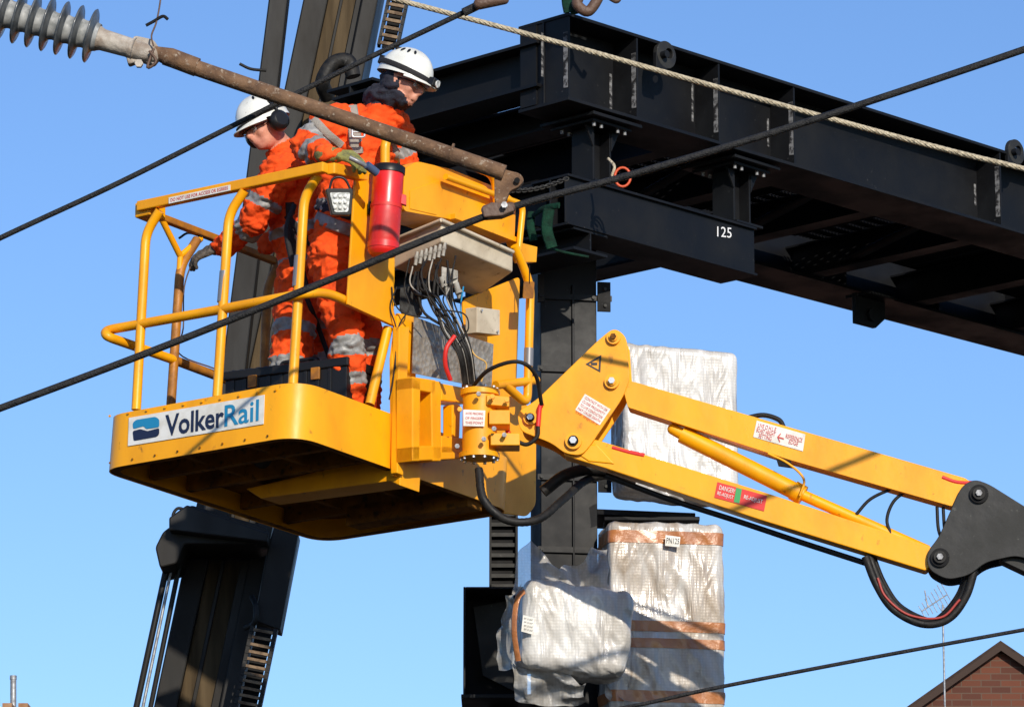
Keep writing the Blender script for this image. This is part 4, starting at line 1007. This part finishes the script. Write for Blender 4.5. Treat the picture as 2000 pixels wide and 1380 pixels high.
mb=MB(); mb.tube(spline([U(300,90,Yw-.05),U(296,70,Yw-.05),U(305,45,Yw-.05),U(312,10,Yw-.05),U(318,-40,Yw-.05)],6),.004,HOOK,6); mb.cut()
mb.tube(spline([U(285,50,Yw-.05),U(300,42,Yw-.05),U(318,32,Yw-.05),U(328,38,Yw-.05)],5),.007,BLK2,7); mb.cut(); mb.tube(spline([U(292,100,Yw-.05),U(305,120,Yw-.06),U(288,132,Yw-.05),U(300,95,Yw-.05)],5),.006,HOOK,6); mb.obj('tie_wire',st_)
def wire(P,r,mt,label,cat='cable',twist=False,name='overhead_wire'):
    mb=MB(); S=spline([U(*p) for p in P],10)
    if twist:
        fine=[]
        for i in range(len(S)-1):
            m_=max(2,int((S[i+1]-S[i]).length/.010))
            for k in range(m_): fine.append(S[i].lerp(S[i+1],k/m_))
        fine.append(S[-1])
        for st in range(6):
            pts=[]; 
            for i,p in enumerate(fine):
                t=(fine[min(i+1,len(fine)-1)]-fine[max(i-1,0)]).normalized(); x=t.cross(Z).normalized(); y=t.cross(x); a=st*pi/3+i*.42
                pts.append(p+(x*cos(a)+y*sin(a))*r*.58)
            mb.tube(pts,r*.5,mt,5)
    else: mb.tube(S,r,mt,14)
    return mb.obj(name,None,label,cat)
wire([(-260,592,17.3),(0,465,17.2),(230,358,17.2),(460,243,17.2),(700,123,17.2),(940,8,17.2),(1200,-120,17.2)],.0115,CBL,'thick black overhead contact wire strung taut')
wire([(-260,893,17.0),(0,797,17.0),(300,684,17.0),(620,556,17.0),(960,418,17.0),(1230,342,17.0),(1500,262,17.0),(1760,178,17.0),(2000,97,17.0),(2250,10,17.0)],.0150,CBL,'thick black overhead wire clamped to the rusty tube')
wire([(640,-35,18.2),(765,-3,18.2),(1030,67,18.2),(1300,142,18.2),(1600,226,18.2),(1850,293,18.2),(2000,330,18.2),(2250,395,18.2)],.0120,ROPE,'pale stranded steel rope across the gantry',twist=True)
wire([(900,1440,18.0),(1220,1381,18.0),(1400,1342,18.0),(1700,1284,18.0),(2000,1229,18.0),(2250,1184,18.0)],.0085,CBL,'thin dark overhead wire crossing the sky')
mb=MB(); mb.caps(U(936,8,17.15),.025,U(985,0,17.15),.02,HOOK); mb.cyl(U(905,25,17.18),U(940,8,17.18),.019,CBL,12); mb.obj('wire_clamp',None,'dark metal wire clamp on the overhead wire','clamp')
# ================================================================ crane mast
cr=empty('crane_mast',V((U(330,1380,26.5).x-1.5,26.5,0)),'leaning black and brown telescopic rig mast','crane mast')
def st2(mb,xa,xb,ya,yb_,Y,th,mt,y0=2900,y1=-200):
    f_=lambda xbot,xtop,y:xtop+(xbot-xtop)*y/1380
    mb.prism([U(f_(xa,ya,y0),y0,Y),U(f_(xb,yb_,y0),y0,Y),U(f_(xb,yb_,y1),y1,Y),U(f_(xa,ya,y1),y1,Y)],V((0,th,0)),mt)
mb=MB(); st2(mb,300,346,592,640,26.5,.5,MASTB); mb.cut(); st2(mb,428,462,706,738,26.48,.5,MASTB); mb.obj('mast_rail',cr,bevel=.01)
mb=MB(); st2(mb,344,430,638,708,26.56,.4,BRN); mb.obj('mast_face',cr)
mb=MB(); st2(mb,372,380,664,670,26.545,.03,MASTB); mb.cut(); st2(mb,412,430,695,708,26.535,.03,MASTB); mb.obj('face_strip',cr,bevel=.004)
mb=MB(); mb.prism([U(395,1020,26.2),U(445,1020,26.2),U(568,-60,26.2),U(532,-60,26.2)],V((0,.2,0)),MASTB)
mb.obj('outer_mast_section',cr,bevel=.01)
mb=MB(); mb.prism(fillet([U(*p,25.95) for p in [(303,1068),(318,1038),(345,1018),(372,985),(520,1028),(527,1048),(500,1062),(360,1062),(345,1100),(312,1108)]],.02,True),V((0,.5,0)),MASTB)
mb.prism([U(*p,25.85) for p in [(330,1010),(365,985),(525,1040),(522,1058),(330,1035)]],V((0,.2,0)),MASTB)
mb.obj('mast_collar',cr,bevel=.01)
mb=MB()
for dx in (0,18): mb.cut(); mb.tube(spline([U(340+dx,1028,25.9),U(338+dx,1005,25.9),U(348+dx,992,25.9),U(362+dx,1000,25.9),U(358+dx,1030,25.9)],5),.010,RUB,8)
mb.obj('collar_hose',cr)
mb=MB(); mb.cyl(U(338,1095,26.2),U(275,1400,26.2),.010,GALV,12); mb.cut(); mb.cyl(U(352,1095,26.2),U(290,1400,26.2),.016,MASTB,12); mb.cut(); mb.cyl(U(328,1095,26.2),U(262,1400,26.2),.02,MASTB,12); mb.obj('hydraulic_pipe',cr)
mb=MB(); mb.prism([U(*p,26.1) for p in [(545,1000),(583,1040),(547,1230),(497,1212),(525,1060)]],V((0,.25,0)),MASTB)
mb.obj('cable_guide',cr,bevel=.008)
mb=MB(); mb.tube(spline([U(492,1165,26.1),U(500,1185,26.0),U(497,1215,26.0),U(480,1225,26.1)],6),.018,RUB,8); mb.obj('guide_hose',cr)
def chain(name,x0,y0,x1,y1,wd,Y,nl):
    mb=MB(); a=U(x0,y0,Y);b=U(x1,y1,Y); d=(b-a)/nl; s=d.normalized().cross(V((0,1,0))).normalized(); W=wd/F*Y
    for k in range(nl):
        o=a+d*k
        mb.par(o-s*W/2,d*.94,s*W*.14,V((0,.08,0)),RUB); mb.par(o+s*W*.36,d*.94,s*W*.14,V((0,.08,0)),RUB); mb.par(o-s*W*.36+d*.12-V((0,.004,0)),s*W*.72,d*.38,V((0,.02,0)),RUNG)
    mb.par(a-s*W*.3+V((0,.06,0)),d*nl,s*W*.6,V((0,.01,0)),BLK2)
    mb.obj(name,cr)
chain('cable_chain',474,1420,516,1222,54,26.0,14); chain('cable_chain',757,90,783,-30,44,26.3,8)
mb=MB(); mb.tube(spline([U(640,190,26.1),U(630,160,26.0),U(650,125,26.0),U(680,120,26.0),U(690,150,26.0)],6),.05,RUB,10); mb.cut(); mb.tube(spline([U(468,125,26),U(490,135,26),U(520,138,26)],5),.01,RUB,6); mb.obj('mast_hose',cr)
# ================================================================ background
g=MB(); g.add([(-600,-100,0),(600,-100,0),(600,1500,0),(-600,1500,0)],[[0,1,2,3]],GRD); g.obj('ground',None,kind='structure')
hs=empty('brick_house',V((U(1955,1300,48).x,48,0)),'red brick gable end house with dark tiled roof','house')
ap=U(1953,1264,48)
ext=3.4; L0=V((ap.x-ext,48,ap.z-ext*.70)); R0=V((ap.x+ext,48,ap.z-ext*.70))
mb=MB(); mb.prism([V((L0.x,48,0)),V((R0.x,48,0)),R0,ap,L0],V((0,9,0)),BRICK); mb.obj('wall',hs)
mb=MB()
for q,s in ((L0,-1),(R0,1)):
    d=(q-ap); mb.prism([ap+V((0,-.08,.01)),q+d*.06+V((0,-.08,.01)),q+d*.06+V((0,-.08,.07)),ap+V((0,-.08,.07))],V((0,9.2,0)),TILE)
mb.obj('roof',hs)
mb=MB()
for q in (L0,R0): d=q-ap; mb.cut(); mb.prism([ap+V((0,-.11,-.05)),q+d*.06+V((0,-.11,-.05)),q+d*.06+V((0,-.11,.03)),ap+V((0,-.11,.03))],V((0,.028,0)),WOOD)
mb.obj('barge_board',hs)
for zz_ in (1.2,4.0):
    mb=MB(); mb.par(V((ap.x-.6,47.98,zz_)),V((1.2,0,0)),V((0,.01,0)),Z*1.3,WIN); w_=mb.obj('window',hs)
    mb=MB()
    for a_,b_2 in ((V((-.66,0,0)),V((.06,0,0))),(V((-.03,0,0)),V((.06,0,0))),(V((.6,0,0)),V((.06,0,0)))): mb.par(V((ap.x,47.95,zz_-.06))+a_,b_2,V((0,.04,0)),Z*1.42,WFR)
    mb.par(V((ap.x-.7,47.92,zz_-.12)),V((1.4,0,0)),V((0,.1,0)),Z*.06,WFR); mb.obj('frame',w_)
an=empty('television_aerial',V((U(1841,1300,46.5).x,46.5,0)),'thin grey pole with small television aerial','aerial')
mb=MB(); p=U(1841,1180,46.5); mb.cyl(V((p.x,46.5,0)),p,.011,GALV,8); mb.obj('pole',an)
mb=MB(); q0=U(1800,1193,46.5); q1=U(1850,1160,46.5); mb.tube([q0,q1],.008,GALV,6)
for k in range(8):
    c=q0.lerp(q1,k/7); h_=.06+.012*k; mb.tube([c+V((-.35*h_*1.5,.0,h_)),c-V((-.35*h_*1.5,.0,h_))],.005,GALV,5)
mb.tube([U(1806,1152,46.5),U(1812,1185,46.5)],.008,GALV,5); mb.obj('antenna_array',an)
sh=empty('industrial_shed',V((U(20,1380,40).x,40,0)),'low building with rusty corrugated roof edge','building')
tz=U(0,1372,40).z; xr=U(92,1372,40).x
mb=MB(); mb.par(V((xr-9,40,0)),V((8.9,0,0)),V((0,8,0)),Z*(tz-.25),BRICK); mb.obj('wall',sh)
mb=MB(); x=xr-9.1
while x<xr: 
    mb.par(V((x,39.8,tz-.249-(0.10 if x>xr-.18 else 0))),V((.09,0,0)),V((0,8.4,0)),Z*(.22+(x-xr)*-.002),SHED); mb.par(V((x+.09,39.83,tz-.249)),V((.06,0,0)),V((0,8.4,0)),Z*.17,SHED); x+=.15
mb.obj('corrugated_roof',sh)
fp=empty('flue_pipe',V((U(27,1378,41).x,41,tz-.1)),'short grey metal flue pipe on the shed roof','flue pipe')
mb=MB(); p=U(27,1378,41); t_=U(26,1320,41); p.z=tz-.1; mb.cyl(p,t_,.030,GALV,14); mb.obj('pipe',fp); mb=MB(); mb.cyl(t_-Z*.03,t_+Z*.008,.034,GALV,14); mb.obj('collar',fp)
# ================================================================ light / camera
S=V((.28,-.88,.40)).normalized()
sun=bpy.data.lights.new('sun','SUN'); sun.energy=4.7; sun.angle=radians(.5); sun.color=(1,.91,.77)
so=bpy.data.objects.new('sun',sun); COL.objects.link(so); so.location=(10,-10,30); so.rotation_euler=S.to_track_quat('Z','Y').to_euler()
w=bpy.data.worlds.new('World'); scene.world=w; w.use_nodes=True
N=w.node_tree.nodes; L=w.node_tree.links
sk=N.new('ShaderNodeTexSky'); sk.sky_type='NISHITA'; sk.sun_disc=False
sk.sun_elevation=math.asin(S.z); sk.sun_rotation=math.atan2(S.x,S.y)
sk.air_density=1.0; sk.dust_density=.3; sk.ozone_density=3.0
tn=N.new('ShaderNodeMix'); tn.data_type='RGBA'; tn.blend_type='MULTIPLY'; tn.inputs['Factor'].default_value=1; tn.inputs['B'].default_value=(.90,1.07,1.34,1)
L.new(sk.outputs[0],tn.inputs['A']); L.new(tn.outputs['Result'],N['Background'].inputs[0]); N['Background'].inputs[1].default_value=.116
cam=bpy.data.cameras.new('camera'); cam.sensor_width=36; cam.lens=F/2000*36; cam.clip_start=.1; cam.clip_end=3000
co=bpy.data.objects.new('camera',cam); COL.objects.link(co); co.location=CAM; co.rotation_euler=(pi/2+PITCH,0,0); scene.camera=co
scene.view_settings.view_transform='Standard'; scene.view_settings.look='None'; scene.view_settings.exposure=0
